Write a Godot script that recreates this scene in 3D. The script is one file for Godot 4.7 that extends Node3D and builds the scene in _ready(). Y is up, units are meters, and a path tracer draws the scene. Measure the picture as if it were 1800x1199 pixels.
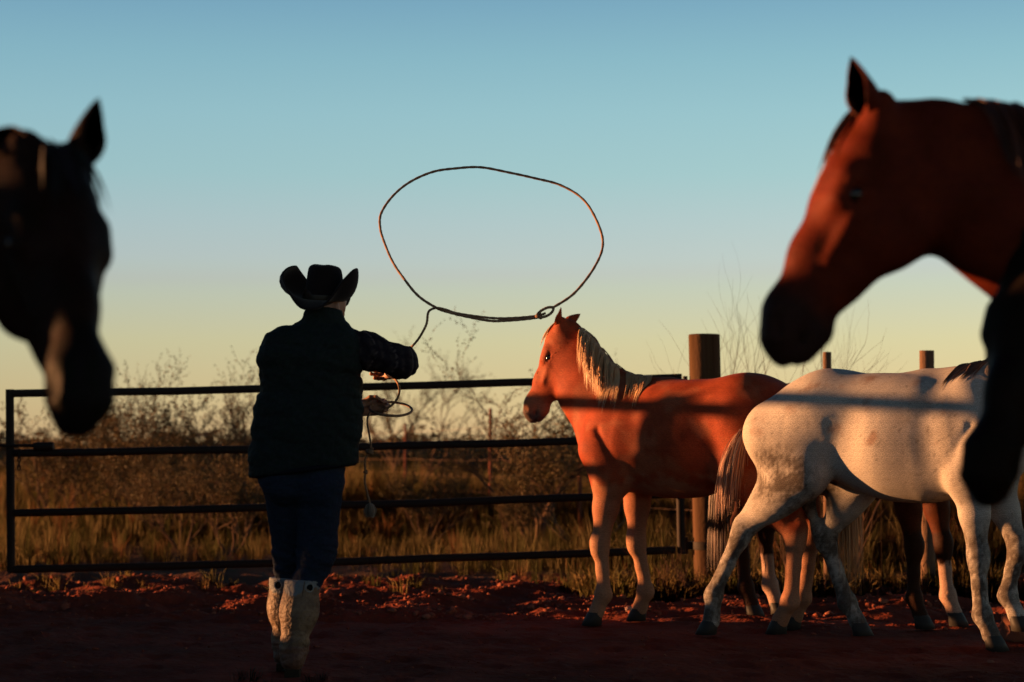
extends Node3D

const SKY_SHARE := 0.323
const EXPOSURE := 3.1
var rng := RandomNumberGenerator.new()
var noise := FastNoiseLite.new()
var fine := FastNoiseLite.new()
var taken := {}

func _ready() -> void:
	rng.seed = 7
	noise.seed = 3
	noise.frequency = .5
	noise.noise_type = FastNoiseLite.TYPE_SIMPLEX_SMOOTH
	fine.seed = 9
	fine.frequency = 1.0
	set_up()
	build_ground()
	build_gate()
	build_horses()
	build_person()
	build_rope()
	build_plants()
	build_grass()
	build_stones()


# ---------------------------------------------------------------- air, camera, sun
func sky_picture() -> Image:
	# the colour of the evening sky by height: warm and pale over the horizon, blue and darker above
	var stops := [[-90.0, 150, 110, 80], [0.0, 236, 190, 132], [1.5, 233, 206, 148], [3.2, 223, 214, 165], [4.8, 204, 212, 189], [5.6, 197, 210, 202], [6.6, 187, 209, 206], [8.0, 170, 207, 207], [9.7, 158, 201, 207], [11.3, 143, 190, 202], [13.0, 125, 172, 194], [20.0, 74, 109, 145], [35.0, 34, 53, 85], [60.0, 17, 28, 52], [90.0, 13, 22, 43]]
	var im := Image.create_empty(512, 1024, false, Image.FORMAT_RGBF)
	for y in 1024:
		var e := 90.0 - (y + .5) / 1024.0 * 180.0
		var k := 0
		while k < stops.size() - 2 and e > stops[k + 1][0]:
			k += 1
		var f := clampf((e - stops[k][0]) / (stops[k + 1][0] - stops[k][0]), 0, 1)
		var a := Color8(stops[k][1], stops[k][2], stops[k][3]).srgb_to_linear()
		var b := Color8(stops[k + 1][1], stops[k + 1][2], stops[k + 1][3]).srgb_to_linear()
		var c := a.lerp(b, f)
		for x in 512:
			var az := ((x + .5) / 512.0 - .5) * TAU            # 0 is straight ahead, positive to the right
			var warm := .5 + .5 * cos(az + deg_to_rad(82))        # 1 towards the sun
			var near := exp(-absf(e) / 14.0)
			var g := 1.0 + (warm - .57) * 1.05 * near
			im.set_pixel(x, y, Color(c.r * g * (1.0 + (warm - .57) * .20 * near), c.g * g, c.b * g * (1.0 - (warm - .57) * .40 * near)))
	return im

func set_up() -> void:
	var cam := Camera3D.new()
	cam.name = "camera"
	cam.fov = 19.44
	cam.position = Vector3(0, 1, 0)
	cam.rotation.x = atan(197.5 / 3500.0)
	cam.near = .05
	cam.far = 5000
	var lens := CameraAttributesPhysical.new()
	lens.frustum_focal_length = 70.0
	lens.frustum_focus_distance = 10.0
	lens.frustum_far = 5000
	lens.exposure_aperture = 2.5
	cam.attributes = lens
	add_child(cam)
	var env := Environment.new()
	env.background_mode = Environment.BG_SKY
	env.sky = Sky.new()
	var air := PanoramaSkyMaterial.new()
	air.panorama = ImageTexture.create_from_image(sky_picture())
	env.sky.sky_material = air
	env.background_energy_multiplier = SKY_SHARE
	env.tonemap_mode = Environment.TONE_MAPPER_LINEAR
	env.tonemap_exposure = EXPOSURE
	env.sdfgi_enabled = true
	env.ssao_enabled = true
	env.ssil_enabled = true
	var world := WorldEnvironment.new()
	world.name = "world"
	world.environment = env
	add_child(world)
	var sun := DirectionalLight3D.new()
	sun.name = "sun"
	sun.light_color = Color(1.0, .44, .165).linear_to_srgb()
	sun.light_energy = 1.6
	sun.light_angular_distance = .5
	sun.shadow_enabled = true
	# low on the left, a little beyond the horses
	var to_sun := Vector3(-sin(deg_to_rad(SUN_TURN)), tan(deg_to_rad(SUN_HEIGHT)), cos(deg_to_rad(SUN_TURN))).normalized()
	sun.basis = Basis.looking_at(-to_sun, Vector3.UP)
	add_child(sun)

const SUN_TURN := 106.0
const SUN_HEIGHT := 4.0

# ---------------------------------------------------------------- ground
var dirt_noise := FastNoiseLite.new()
var clod_noise := FastNoiseLite.new()

func ground_height(x: float, z: float) -> float:
	var y := dirt_noise.get_noise_2d(x, z * 1.6) * .025
	# churned strip before the gate
	var rough := smoothstep(-11.6, -12.6, z) * smoothstep(-17.5, -15.5, z) * smoothstep(9, 6, absf(x))
	y += rough * (dirt_noise.get_noise_2d(x * 1.3 + 70, z * 2.0) * .10 + clod_noise.get_noise_2d(x * .8, z) * .045 + clod_noise.get_noise_2d(x * 3.1 + 40, z * 3.1) * .02)
	y += clod_noise.get_noise_2d(x * 2.0 + 9, z * 2.0) * .010
	# hoof prints, one to a patch
	if z > -14.5 and z < -5.0 and absf(x) < 5.0:
		var ci := floori(x / .31)
		var cj := floori(z / .37)
		var hh := hash(ci * 7919 + cj * 104729)
		var px := (ci + .3 + .4 * float(hh % 97) / 97.0) * .31
		var pz := (cj + .3 + .4 * float(hh % 89) / 89.0) * .37
		var r := Vector2(x - px, z - pz).length()
		if hh % 5 != 0:
			y += -.016 * smoothstep(.075, .045, r) + .009 * exp(-pow((r - .085) / .022, 2.0))
	# added, unseen bank of earth outside the left fence to shade the pen, and a low heap reaching into the picture
	var across := exp(-pow((x + 6.05) / .62, 2.0))
	var along := smoothstep(-14.0, -13.75, z) * smoothstep(3.0, 0.0, z)
	y += across * along * (.67 + dirt_noise.get_noise_2d(x * .7, z * .7 + 30) * .04 - .20 * exp(-pow((z + 10.35) / .45, 2.0)))  # crest shaped for its shade, with a dip that lets sun reach the boots
	y += exp(-pow((x + 3.75) / .55, 2.0) - pow((z + 12.75) / .5, 2.0)) * (.24 + clod_noise.get_noise_2d(x * 2.0, z * 2.0) * .07)
	if z < -18.0:
		y += dirt_noise.get_noise_2d(x * .12, z * .12) * .12 * smoothstep(-18, -30, z)
	return y

func build_ground() -> void:
	dirt_noise.seed = 21
	dirt_noise.frequency = .55
	dirt_noise.fractal_octaves = 3
	clod_noise.seed = 33
	clod_noise.frequency = 1.9
	clod_noise.fractal_octaves = 4
	var xs := PackedFloat32Array([-1500, -700, -300, -150, -80, -45, -28, -18, -13, -10, -8.5])
	var x := -7.6
	while x < -4.2: xs.append(x); x += .09
	while x < 4.3: xs.append(x); x += .04
	while x < 8.0: xs.append(x); x += .16
	xs.append_array(PackedFloat32Array([9, 11, 14, 18, 26, 40, 70, 150, 300, 700, 1500]))
	var zs := PackedFloat32Array([300, 90, 40, 20, 10, 6, 4])
	var z := 2.8
	while z > -5.5: zs.append(z); z -= .16
	while z > -11.4: zs.append(z); z -= .06
	while z > -15.4: zs.append(z); z -= .03
	while z > -18.0: zs.append(z); z -= .10
	while z > -40.0: zs.append(z); z -= .6
	zs.append_array(PackedFloat32Array([-45, -52, -60, -72, -90, -120, -170, -250, -400, -700, -1200, -2200]))
	var s := Shape.new()
	var w := xs.size()
	for j in zs.size():
		for i in w:
			var gx := xs[i]
			var gz := zs[j]
			var p := Vector3(gx, ground_height(gx, gz), gz)
			var a := dirt_noise.get_noise_2d(gx * 1.7 + 60, gz * 1.7)
			var b := clod_noise.get_noise_2d(gx * 4.0, gz * 4.0)
			var c := rgb(.215, .048, .026).lerp(rgb(.105, .025, .014), clampf(.5 + a * .8 + b * .5, 0, 1))
			c = c.lerp(rgb(.25, .09, .06), clampf(b * 1.2 - .25, 0, .5))
			var field := smoothstep(-14.6, -16.6, gz + a * 1.2)
			c = c.lerp(rgb(.085, .060, .035).lerp(rgb(.12, .050, .03), clampf(.5 + b, 0, 1)), field)
			s.add(p, Vector3.ZERO, c)
	for j in zs.size() - 1:
		for i in w - 1:
			var a := j * w + i
			s.t.append_array([a, a + w, a + 1, a + 1, a + w, a + w + 1])
	s.soften()
	if s.n[w * 30 + 30].y < 0.0:
		for i in range(0, s.t.size(), 3):
			var k := s.t[i + 1]
			s.t[i + 1] = s.t[i + 2]
			s.t[i + 2] = k
		for i in s.n.size():
			s.n[i] = -s.n[i]
	var m := paint(.95, .12)
	relief(m, grain_texture(.02, 5, 77), 1.2, Vector3(1.7, 1.7, 1.7))
	m.uv1_world_triplanar = true
	var g := put("ground", s, m)
	g.set_meta("kind", "structure")
	g.set_meta("label", "bare red dirt of the pen running into the dry field")
	# loose clods: too many to count
	var lump := Shape.new()
	var rows := []
	for i in 6:
		var row := PackedVector3Array()
		for k in 7:
			var q := Vector3(cos(TAU * k / 7) * sin(PI * (i + .05) / 5.1), -cos(PI * (i + .05) / 5.1) * .7, sin(TAU * k / 7) * sin(PI * (i + .05) / 5.1))
			row.append(q * (1.0 + noise.get_noise_3dv(q * 17.0) * .9))
		rows.append(row)
	lump.sheet(rows, true, Color.WHITE)
	lump.soften()
	var where := []
	var tint := PackedColorArray()
	for i in 9500:
		var px := rng.randf_range(-4.6, 4.6)
		var pz := rng.randf_range(-15.6, -12.2) if i < 8400 else rng.randf_range(-12.4, -7.5)
		if clod_noise.get_noise_2d(px * .7, pz) < rng.randf_range(-.4, .25):
			continue
		var r := rng.randf_range(.006, .016) if rng.randf() < .90 else rng.randf_range(.014, .034)
		if pz > -12.3: r *= .55
		where.append(Transform3D(Basis(Vector3(rng.randf(), rng.randf(), rng.randf()).normalized(), rng.randf() * TAU).scaled(Vector3(r, r * rng.randf_range(.5, .9), r * rng.randf_range(.7, 1.2))), Vector3(px, ground_height(px, pz) + r * .3, pz)))
		tint.append(rgb(.20, .055, .034).lerp(rgb(.28, .11, .07), rng.randf() * rng.randf()))
	scatter("dirt", lump, paint(.95, .1), where, tint, "loose clods and crumbs of red dirt before the gate")

func scatter(called: String, s: Shape, m: Material, where: Array, tint: PackedColorArray, label: String, parent: Node = null) -> void:
	var mm := MultiMesh.new()
	mm.transform_format = MultiMesh.TRANSFORM_3D
	mm.use_colors = true
	mm.mesh = s.mesh()
	mm.instance_count = where.size()
	for i in where.size():
		mm.set_instance_transform(i, where[i])
		mm.set_instance_color(i, tint[i])
	var o := MultiMeshInstance3D.new()
	o.name = numbered(called) if parent == null else called
	o.multimesh = mm
	o.material_override = m
	o.set_meta("kind", "stuff")
	if parent == null: o.set_meta("label", label)
	(self if parent == null else parent).add_child(o, true)

# ---------------------------------------------------------------- gate, posts and fences
func pipe(a: Vector3, b: Vector3, r: float, color: Color, sides := 12) -> Shape:
	var s := Shape.new()
	var pts := PackedVector3Array()
	for i in 9:
		var wob := sin(i * 2.4 + a.y * 9.0) * .0035 * sin(PI * i / 8.0) * minf((b - a).length(), 1.0)
		pts.append(a.lerp(b, i / 8.0) + Vector3(0, wob - .012 * sin(PI * i / 8.0) * (1.0 if (b - a).length() > 3.0 else 0.0), wob))
	s.tube(pts, filled(9, r), sides, color)
	return s

func build_gate() -> void:
	var steel := paint(.65, .22)
	relief(steel, grain_texture(.03, 4, 15), .12, Vector3(6, 6, 6))
	var c := rgb(.026, .016, .013)
	var gz := -14.1
	var x0 := -3.545
	var x1 := 1.185
	var t := thing("gate", "long four-rail steel pipe gate sagging to the left behind the cowboy", "gate", Vector3(x0, 0, gz))
	var hl := [.182, .577, 1.0, 1.423]
	var hr := [.318, .712, 1.108, 1.535]
	for i in 4:
		put("rail", pipe(Vector3(.0, hl[i], 0), Vector3(x1 - x0 - .03, hr[i], 0), .0275, c), steel, t)
	put("upright", pipe(Vector3(.012, .165, 0), Vector3(-.016, 1.452, 0), .030, c), steel, t)
	put("upright", pipe(Vector3(x1 - x0 + .012, .29, 0), Vector3(x1 - x0 - .010, 1.562, 0), .030, c), steel, t)
	# latch rod that slides along the second rail
	var rod := thing("gate_latch", "sliding latch rod with a short chain at the gate's free end", "latch", Vector3(x0, 1.045, gz + .035))
	put("rod", pipe(Vector3(-.36, .012, 0), Vector3(.30, .006, 0), .011, c), steel, rod)
	put("handle", pipe(Vector3(.17, .004, .012), Vector3(.31, .006, .012), .028, c), steel, rod)
	for i in 5:
		var link := Shape.new()
		var pts := PackedVector3Array()
		for k in 13:
			var a := TAU * k / 12
			var q := Vector3(cos(a) * .010, sin(a) * .019, 0)
			if i % 2 == 1: q = Vector3(0, q.y, q.x)
			pts.append(Vector3(.075, -.035 - i * .028, .035) + q)
		link.tube(pts, filled(13, .0045), 6, c, false)
		put("link", link, steel, rod)
	# hinge post, thick pipe
	var rust := paint(.8, .15)
	relief(rust, grain_texture(.025, 5, 16), .25, Vector3(3, 1.5, 3))
	var p := thing("gate_post", "thick rusty pipe post that carries the gate hinges", "post", Vector3(1.372, 0, -14.2))
	var lean := -.030
	var prof := []
	var cols := []
	for y in [[-.1, .113], [.2, .1125], [.6, .1125], [1.0, .112], [1.4, .112], [1.838, .112], [1.848, .109], [1.849, .100], [1.80, .100], [1.2, .1]]:
		var row := PackedVector3Array()
		for k in 40:
			row.append(Vector3(cos(TAU * k / 40) * y[1] + .035 + lean * y[0] * .6, y[0], sin(TAU * k / 40) * y[1]))
		prof.append(row)
	var s := Shape.new()
	s.sheet(prof, true, rgb(.22, .135, .085))
	s.soften()
	for i in s.v.size():
		var nn := noise.get_noise_3dv(s.v[i] * Vector3(30, 12, 30))
		s.c[i] = rgb(.100, .054, .028).lerp(rgb(.032, .015, .008), clampf(.45 + nn, 0, 1))
	put("pipe", s, rust, p)
	for y in [.345, 1.49]:
		var bar := Shape.new()
		bar.box(Transform3D(Basis(), Vector3(-.075, y, -.01)), Vector3(.15, .055, .05), c)
		put("hinge_arm", bar, steel, p)
		var pin := pipe(Vector3(-.135, y - .06, 0), Vector3(-.135, y + .06, 0), .017, c)
		put("hinge_pin", pin, steel, p)
		var band := Shape.new()
		band.lathe(Transform3D(Basis(), Vector3(.035 + lean * y * .6, y, 0)), PackedVector2Array([Vector2(.112, -.03), Vector2(.121, -.028), Vector2(.121, .028), Vector2(.112, .03)]), 32, c)
		band.soften()
		put("hinge_band", band, steel, p)
	# latch post and the panels on the left, outside the frame, whose rails throw the bars of shadow
	var q := thing("latch_post", "steel pipe post just outside the left edge that catches the latch", "post", Vector3(-3.85, 0, -14.185))
	put("pipe", pipe(Vector3(0, -.1, 0), Vector3(0, 1.7, 0), .07, c), steel, q)
	var spots := [Vector3(-5.3, 0, -14.1), Vector3(-5.3, 0, -12.85), Vector3(-5.3, 0, -9.2), Vector3(-5.3, 0, -5.6), Vector3(-5.3, 0, -2.0)]
	var named := ["short four-rail pipe fence left of the latch post, at the corner", "short four-rail pipe fence on the pen's left side, at the corner", "two-rail pipe fence on the pen's left side, next to the four-rail one", "two-rail pipe fence on the pen's left side, middle length", "two-rail pipe fence on the pen's left side, nearest the camera"]
	for i in 5:
		var a: Vector3 = Vector3(-3.88, 0, -14.1) if i == 0 else spots[i - 1]
		var b: Vector3 = spots[i]
		var pan := thing("pipe_fence", named[i], "fence", a, 0, "pipe fences on the left of the pen")
		var d := b - a
		var ux := d.normalized()
		for y in ([.64, .97, 1.32, 1.71] if i < 2 else [.46, 1.79]):
			put("rail", pipe(ux * .07 + Vector3(0, y, 0), d - ux * .03 + Vector3(0, y, 0), .042, c), steel, pan)
		put("upright", pipe(d + Vector3(0, -.1, 0), d + Vector3(0, 1.84, 0), .038, c), steel, pan)
	# posts and wire net on the right, behind the horses
	var wood := paint(.85, .2)
	relief(wood, grain_texture(.02, 5, 18), .4, Vector3(8, 1.2, 8))
	for e in [[2.25, -14.25, .030, 1.725, "slim weathered fence post behind the sorrel's chin"], [2.965, -14.25, .052, 1.735, "stout wooden fence post behind the grey's withers"], [4.4, -14.3, .05, 1.70, "wooden fence post outside the right edge"]]:
		var b := pipe(Vector3(0, -.1, 0), Vector3(.01, e[3], 0), e[2], rgb(.13, .075, .05), 14)
		var o := put("fence_post", b, wood)
		o.position = Vector3(e[0], 0, e[1])
		tag(o, e[4], "post", "wooden posts right of the gate")
	var wire := paint(.8, .1)
	var net := thing("wire_net", "square wire netting between the posts right of the gate", "fence", Vector3(1.50, 0, -14.22))
	for i in 9:
		put("wire", pipe(Vector3(0, .10 + i * .14, 0), Vector3(2.9, .10 + i * .14, -.05), .0013, rgb(.05, .03, .022), 4), wire, net)
	for i in 19:
		put("wire", pipe(Vector3(.08 + i * .15, .10, .002), Vector3(.08 + i * .15, 1.22, .002), .0011, rgb(.05, .03, .022), 4), wire, net)
	# steel posts and thin wires of the field fence far behind
	var tp := [[Vector3(-4.6, 0, -43), 1.5], [Vector3(-3.15, 0, -37.5), 1.46], [Vector3(-1.71, 0, -32), 1.475], [Vector3(-.285, 0, -26.6), 1.60], [Vector3(.76, 0, -22.2), 1.50], [Vector3(1.75, 0, -18.4), 1.5], [Vector3(2.9, 0, -14.5), 1.5]]
	var words := ["far rusty steel fence post left of the cowboy", "rusty steel fence post hidden behind the cowboy's vest", "rusty steel fence post right of the coiled rope", "tallest rusty steel fence post, midway between cowboy and chestnut", "rusty steel fence post just before the chestnut's chest", "rusty steel fence post behind the chestnut's back", ""]
	for i in 6:
		var o := thing("steel_fence_post", words[i], "post", tp[i][0], .6, "steel posts of the field fence")
		var b := Shape.new()
		var h: float = tp[i][1]
		b.box(Transform3D(Basis(), Vector3(0, h / 2 - .05, 0)), Vector3(.044, h + .1, .006), rgb(.20, .065, .04))
		put("flange", b, rust, o)
		b = Shape.new()
		b.box(Transform3D(Basis(), Vector3(0, h / 2 - .05, -.022)), Vector3(.006, h + .09, .038), rgb(.20, .065, .04))
		put("web", b, rust, o)
	for k in 6:
		var pts := []
		for i in 6:
			pts.append((tp[i][0] as Vector3) + Vector3(.0, .25 + k * .22, .015))
			if i < 5:
				pts.append((tp[i][0] as Vector3).lerp(tp[i + 1][0], .5) + Vector3(0, .25 + k * .22 - .015, .015))
		var s2 := Shape.new()
		var path := smooth_path(pts, 4)
		s2.tube(path, filled(path.size(), .0028), 4, rgb(.16, .10, .07))
		var o := put("fence_wire", s2, wire)
		tag(o, ["lowest", "second lowest", "third", "fourth", "second highest", "highest"][k] + " wire strung along the far steel posts", "wire", "wires of the field fence")

# ---------------------------------------------------------------- mesh collector
class Shape:
	var v := PackedVector3Array()
	var n := PackedVector3Array()
	var c := PackedColorArray()
	var t := PackedInt32Array()

	func add(p: Vector3, normal: Vector3, color: Color) -> int:
		v.append(p); n.append(normal); c.append(color)
		return v.size() - 1

	# a swept tube through points; radii per point; flat squashes it along one direction
	func tube(pts: PackedVector3Array, radii: PackedFloat32Array, sides: int, color: Color, caps := true) -> void:
		var count := pts.size()
		if count < 2:
			return
		var first := v.size()
		var dir := (pts[1] - pts[0]).normalized()
		var side := dir.cross(Vector3.UP if absf(dir.y) < 0.9 else Vector3.RIGHT).normalized()
		for i in count:
			dir = (pts[mini(i + 1, count - 1)] - pts[maxi(i - 1, 0)]).normalized()
			side = (side - dir * side.dot(dir)).normalized()
			var other := dir.cross(side)
			for k in sides:
				var a := TAU * k / sides
				var r := side * cos(a) + other * sin(a)
				add(pts[i] + r * radii[i], r, color)
		for i in count - 1:
			for k in sides:
				var a := first + i * sides + k
				var b := first + i * sides + (k + 1) % sides
				t.append_array([a, b + sides, b, a, a + sides, b + sides])
		if caps:
			for e in 2:
				var at := 0 if e == 0 else count - 1
				var out := (pts[0] - pts[1]).normalized() if e == 0 else (pts[count - 1] - pts[count - 2]).normalized()
				var mid := add(pts[at], out, color)
				var ring := v.size()
				for k in sides:
					add(v[first + at * sides + k], out, color)
				for k in sides:
					if e == 0:
						t.append_array([mid, ring + k, ring + (k + 1) % sides])
					else:
						t.append_array([mid, ring + (k + 1) % sides, ring + k])

	# rows of equal length joined to a sheet; closed joins the last column to the first
	func sheet(rows: Array, closed: bool, color: Color) -> void:
		var first := v.size()
		var w: int = rows[0].size()
		for r in rows:
			for p in r:
				add(p, Vector3.ZERO, color)
		for i in rows.size() - 1:
			for k in (w if closed else w - 1):
				var a := first + i * w + k
				var b := first + i * w + (k + 1) % w
				t.append_array([a, b, b + w, a, b + w, a + w])

	func quad(a: Vector3, b: Vector3, d: Vector3, e: Vector3, color: Color) -> void:
		var nn := -(b - a).cross(e - a).normalized()
		var i := add(a, nn, color)
		add(b, nn, color); add(d, nn, color); add(e, nn, color)
		t.append_array([i, i + 1, i + 2, i, i + 2, i + 3])

	func box(at: Transform3D, size: Vector3, color: Color) -> void:
		for axis in 3:
			for s in [-1.0, 1.0]:
				var nn := Vector3.ZERO
				nn[axis] = s
				var u := Vector3.ZERO
				var w := Vector3.ZERO
				u[(axis + 1) % 3] = size[(axis + 1) % 3] / 2
				w[(axis + 2) % 3] = size[(axis + 2) % 3] / 2 * s
				var o := nn * size[axis] / 2
				quad(at * (o - u - w), at * (o - u + w), at * (o + u + w), at * (o + u - w), color)

	# normals from the faces, shared by all faces at a vertex
	func soften() -> void:
		for i in range(0, t.size(), 3):
			var f := -(v[t[i + 1]] - v[t[i]]).cross(v[t[i + 2]] - v[t[i]])
			for k in 3:
				n[t[i + k]] += f
		for i in n.size():
			n[i] = n[i].normalized()

	func lathe(at: Transform3D, profile: PackedVector2Array, sides: int, color: Color) -> void:
		var rows := []
		for p in profile:
			var row := PackedVector3Array()
			for k in sides:
				var a := TAU * k / sides
				row.append(at * Vector3(cos(a) * p.x, p.y, sin(a) * p.x))
			rows.append(row)
		sheet(rows, true, color)

	func outward() -> void:
		var vol := 0.0
		for i in range(0, t.size(), 3):
			vol += v[t[i]].dot(v[t[i + 1]].cross(v[t[i + 2]]))
		if vol > 0.0:
			for i in range(0, t.size(), 3):
				var k := t[i + 1]
				t[i + 1] = t[i + 2]
				t[i + 2] = k

	func mesh() -> ArrayMesh:
		var a := []
		a.resize(Mesh.ARRAY_MAX)
		a[Mesh.ARRAY_VERTEX] = v
		a[Mesh.ARRAY_NORMAL] = n
		a[Mesh.ARRAY_COLOR] = c
		a[Mesh.ARRAY_INDEX] = t
		var m := ArrayMesh.new()
		m.add_surface_from_arrays(Mesh.PRIMITIVE_TRIANGLES, a)
		return m

# ---------------------------------------------------------------- rounded bones on a grid
class Field:
	var o: Vector3
	var h: float
	var nx: int
	var ny: int
	var nz: int
	var d := PackedFloat32Array()

	func _init(lo: Vector3, hi: Vector3, cell: float) -> void:
		o = lo
		h = cell
		nx = int((hi.x - lo.x) / cell) + 2
		ny = int((hi.y - lo.y) / cell) + 2
		nz = int((hi.z - lo.z) / cell) + 2
		d.resize(nx * ny * nz)
		d.fill(1000.0)

	# bone: [a, b, ra, rb, k, flat axis, flatness, sign]
	func bone(s: Array) -> void:
		var a: Vector3 = s[0]
		var b: Vector3 = s[1]
		var ra: float = s[2]
		var rb: float = s[3]
		var k: float = s[4]
		var w: Vector3 = s[5]
		var f: float = s[6]
		var cut: bool = s[7] < 0.0
		var reach := maxf(ra, rb) + k + 3.0 * h
		var lo := (a.min(b) - Vector3.ONE * reach - o) / h
		var hi := (a.max(b) + Vector3.ONE * reach - o) / h
		var x0 := maxi(0, int(lo.x)); var x1 := mini(nx, int(hi.x) + 2)
		var y0 := maxi(0, int(lo.y)); var y1 := mini(ny, int(hi.y) + 2)
		var z0 := maxi(0, int(lo.z)); var z1 := mini(nz, int(hi.z) + 2)
		if x0 >= x1 or y0 >= y1 or z0 >= z1:
			return
		var ba := b - a
		var st := 1.0 / f - 1.0
		ba += w * (ba.dot(w) * st)
		var inv := 1.0 / maxf(ba.dot(ba), 1e-9)
		var dr := rb - ra
		var fk := 0.5 * (1.0 + f)
		var k4 := 0.25 / k
		for z in range(z0, z1):
			for y in range(y0, y1):
				var i := (z * ny + y) * nx + x0
				var q0 := Vector3(o.x + x0 * h, o.y + y * h, o.z + z * h) - a
				for x in range(x0, x1):
					var q := q0 + w * (q0.dot(w) * st)
					var t := clampf(q.dot(ba) * inv, 0.0, 1.0)
					var e := ((q - ba * t).length() - ra - dr * t) * fk
					var g := d[i]
					if cut:
						e = -e
						var m := k - absf(g - e)
						if m > 0.0:
							d[i] = maxf(g, e) + m * m * k4
						elif e > g:
							d[i] = e
					else:
						var m := k - absf(g - e)
						if m > 0.0:
							d[i] = minf(g, e) - m * m * k4
						elif e < g:
							d[i] = e
					i += 1
					q0.x += h

	func inside(p: Vector3) -> bool:
		var q := (p - o) / h
		return q.x > 1.0 and q.y > 1.0 and q.z > 1.0 and q.x < nx - 2 and q.y < ny - 2 and q.z < nz - 2

	func push(p: Vector3, gap: float) -> Vector3:   # moves a point out of the shape until it clears it by gap
		for k in 2:
			if not inside(p):
				return p
			var q := (p - o) / h
			var x := int(q.x); var y := int(q.y); var z := int(q.z)
			var u := q.x - x; var v := q.y - y; var w := q.z - z
			var i := (z * ny + y) * nx + x
			var sy := nx
			var sz := nx * ny
			var e := lerpf(lerpf(lerpf(d[i], d[i + 1], u), lerpf(d[i + sy], d[i + sy + 1], u), v), lerpf(lerpf(d[i + sz], d[i + sz + 1], u), lerpf(d[i + sz + sy], d[i + sz + sy + 1], u), v), w)
			if e >= gap:
				return p
			var g := Vector3(d[i + 1] - d[i - 1], d[i + sy] - d[i - sy], d[i + sz] - d[i - sz])
			if g.length() < 1e-6:
				return p
			p += g.normalized() * (gap - e)
		return p

	func plane(normal: Vector3, c: float) -> void:   # keeps what lies below the plane
		for z in nz:
			for y in ny:
				var i := (z * ny + y) * nx
				for x in nx:
					var e := normal.dot(o + Vector3(x, y, z) * h) - c
					if e > d[i]:
						d[i] = e
					i += 1

	# one vertex in each cell that the surface crosses, one quad round each crossed edge
	func surface(into: Shape, keep := Vector3.ZERO, c := 0.0) -> int:
		var first := into.v.size()
		var id := PackedInt32Array()
		id.resize(d.size())
		id.fill(-1)
		var sy := nx
		var sz := nx * ny
		var far := 3.0 * h
		for z in nz - 1:
			for y in ny - 1:
				var i := z * sz + y * sy - 1
				for x in nx - 1:
					i += 1
					var d0 := d[i]
					if d0 > far or d0 < -far:
						continue
					var d1 := d[i + 1]; var d2 := d[i + sy]; var d3 := d[i + sy + 1]
					var d4 := d[i + sz]; var d5 := d[i + sz + 1]; var d6 := d[i + sz + sy]; var d7 := d[i + sz + sy + 1]
					var s := int(d0 < 0.0) + int(d1 < 0.0) + int(d2 < 0.0) + int(d3 < 0.0) + int(d4 < 0.0) + int(d5 < 0.0) + int(d6 < 0.0) + int(d7 < 0.0)
					if s == 0 or s == 8:
						continue
					if keep != Vector3.ZERO and keep.dot(o + Vector3(x, y, z) * h) < c:
						continue
					var p := Vector3.ZERO
					var m := 0
					if (d0 < 0.0) != (d1 < 0.0): p += Vector3(d0 / (d0 - d1), 0, 0); m += 1
					if (d2 < 0.0) != (d3 < 0.0): p += Vector3(d2 / (d2 - d3), 1, 0); m += 1
					if (d4 < 0.0) != (d5 < 0.0): p += Vector3(d4 / (d4 - d5), 0, 1); m += 1
					if (d6 < 0.0) != (d7 < 0.0): p += Vector3(d6 / (d6 - d7), 1, 1); m += 1
					if (d0 < 0.0) != (d2 < 0.0): p += Vector3(0, d0 / (d0 - d2), 0); m += 1
					if (d1 < 0.0) != (d3 < 0.0): p += Vector3(1, d1 / (d1 - d3), 0); m += 1
					if (d4 < 0.0) != (d6 < 0.0): p += Vector3(0, d4 / (d4 - d6), 1); m += 1
					if (d5 < 0.0) != (d7 < 0.0): p += Vector3(1, d5 / (d5 - d7), 1); m += 1
					if (d0 < 0.0) != (d4 < 0.0): p += Vector3(0, 0, d0 / (d0 - d4)); m += 1
					if (d1 < 0.0) != (d5 < 0.0): p += Vector3(1, 0, d1 / (d1 - d5)); m += 1
					if (d2 < 0.0) != (d6 < 0.0): p += Vector3(0, 1, d2 / (d2 - d6)); m += 1
					if (d3 < 0.0) != (d7 < 0.0): p += Vector3(1, 1, d3 / (d3 - d7)); m += 1
					var g := Vector3(d1 + d3 + d5 + d7 - d0 - d2 - d4 - d6, d2 + d3 + d6 + d7 - d0 - d1 - d4 - d5, d4 + d5 + d6 + d7 - d0 - d1 - d2 - d3)
					id[i] = into.v.size()
					into.v.append(o + (Vector3(x, y, z) + p / m) * h)
					into.n.append(g.normalized())
					into.c.append(Color.WHITE)
		for z in range(1, nz - 1):
			for y in range(1, ny - 1):
				var i := z * sz + y * sy
				for x in range(1, nx - 1):
					i += 1
					var me := id[i]
					if me < 0:
						continue
					var inside := d[i] < 0.0
					if inside != (d[i + 1] < 0.0):
						ring(into, id[i - sy - sz], id[i - sz], me, id[i - sy], inside)
					if inside != (d[i + sy] < 0.0):
						ring(into, id[i - 1 - sz], id[i - 1], me, id[i - sz], inside)
					if inside != (d[i + sz] < 0.0):
						ring(into, id[i - 1 - sy], id[i - sy], me, id[i - 1], inside)
		return first

	func ring(into: Shape, a: int, b: int, e: int, f: int, ccw: bool) -> void:
		if a < 0 or b < 0 or f < 0:
			return
		if ccw:
			into.t.append_array([a, e, b, a, f, e])
		else:
			into.t.append_array([a, b, e, a, e, f])

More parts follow.
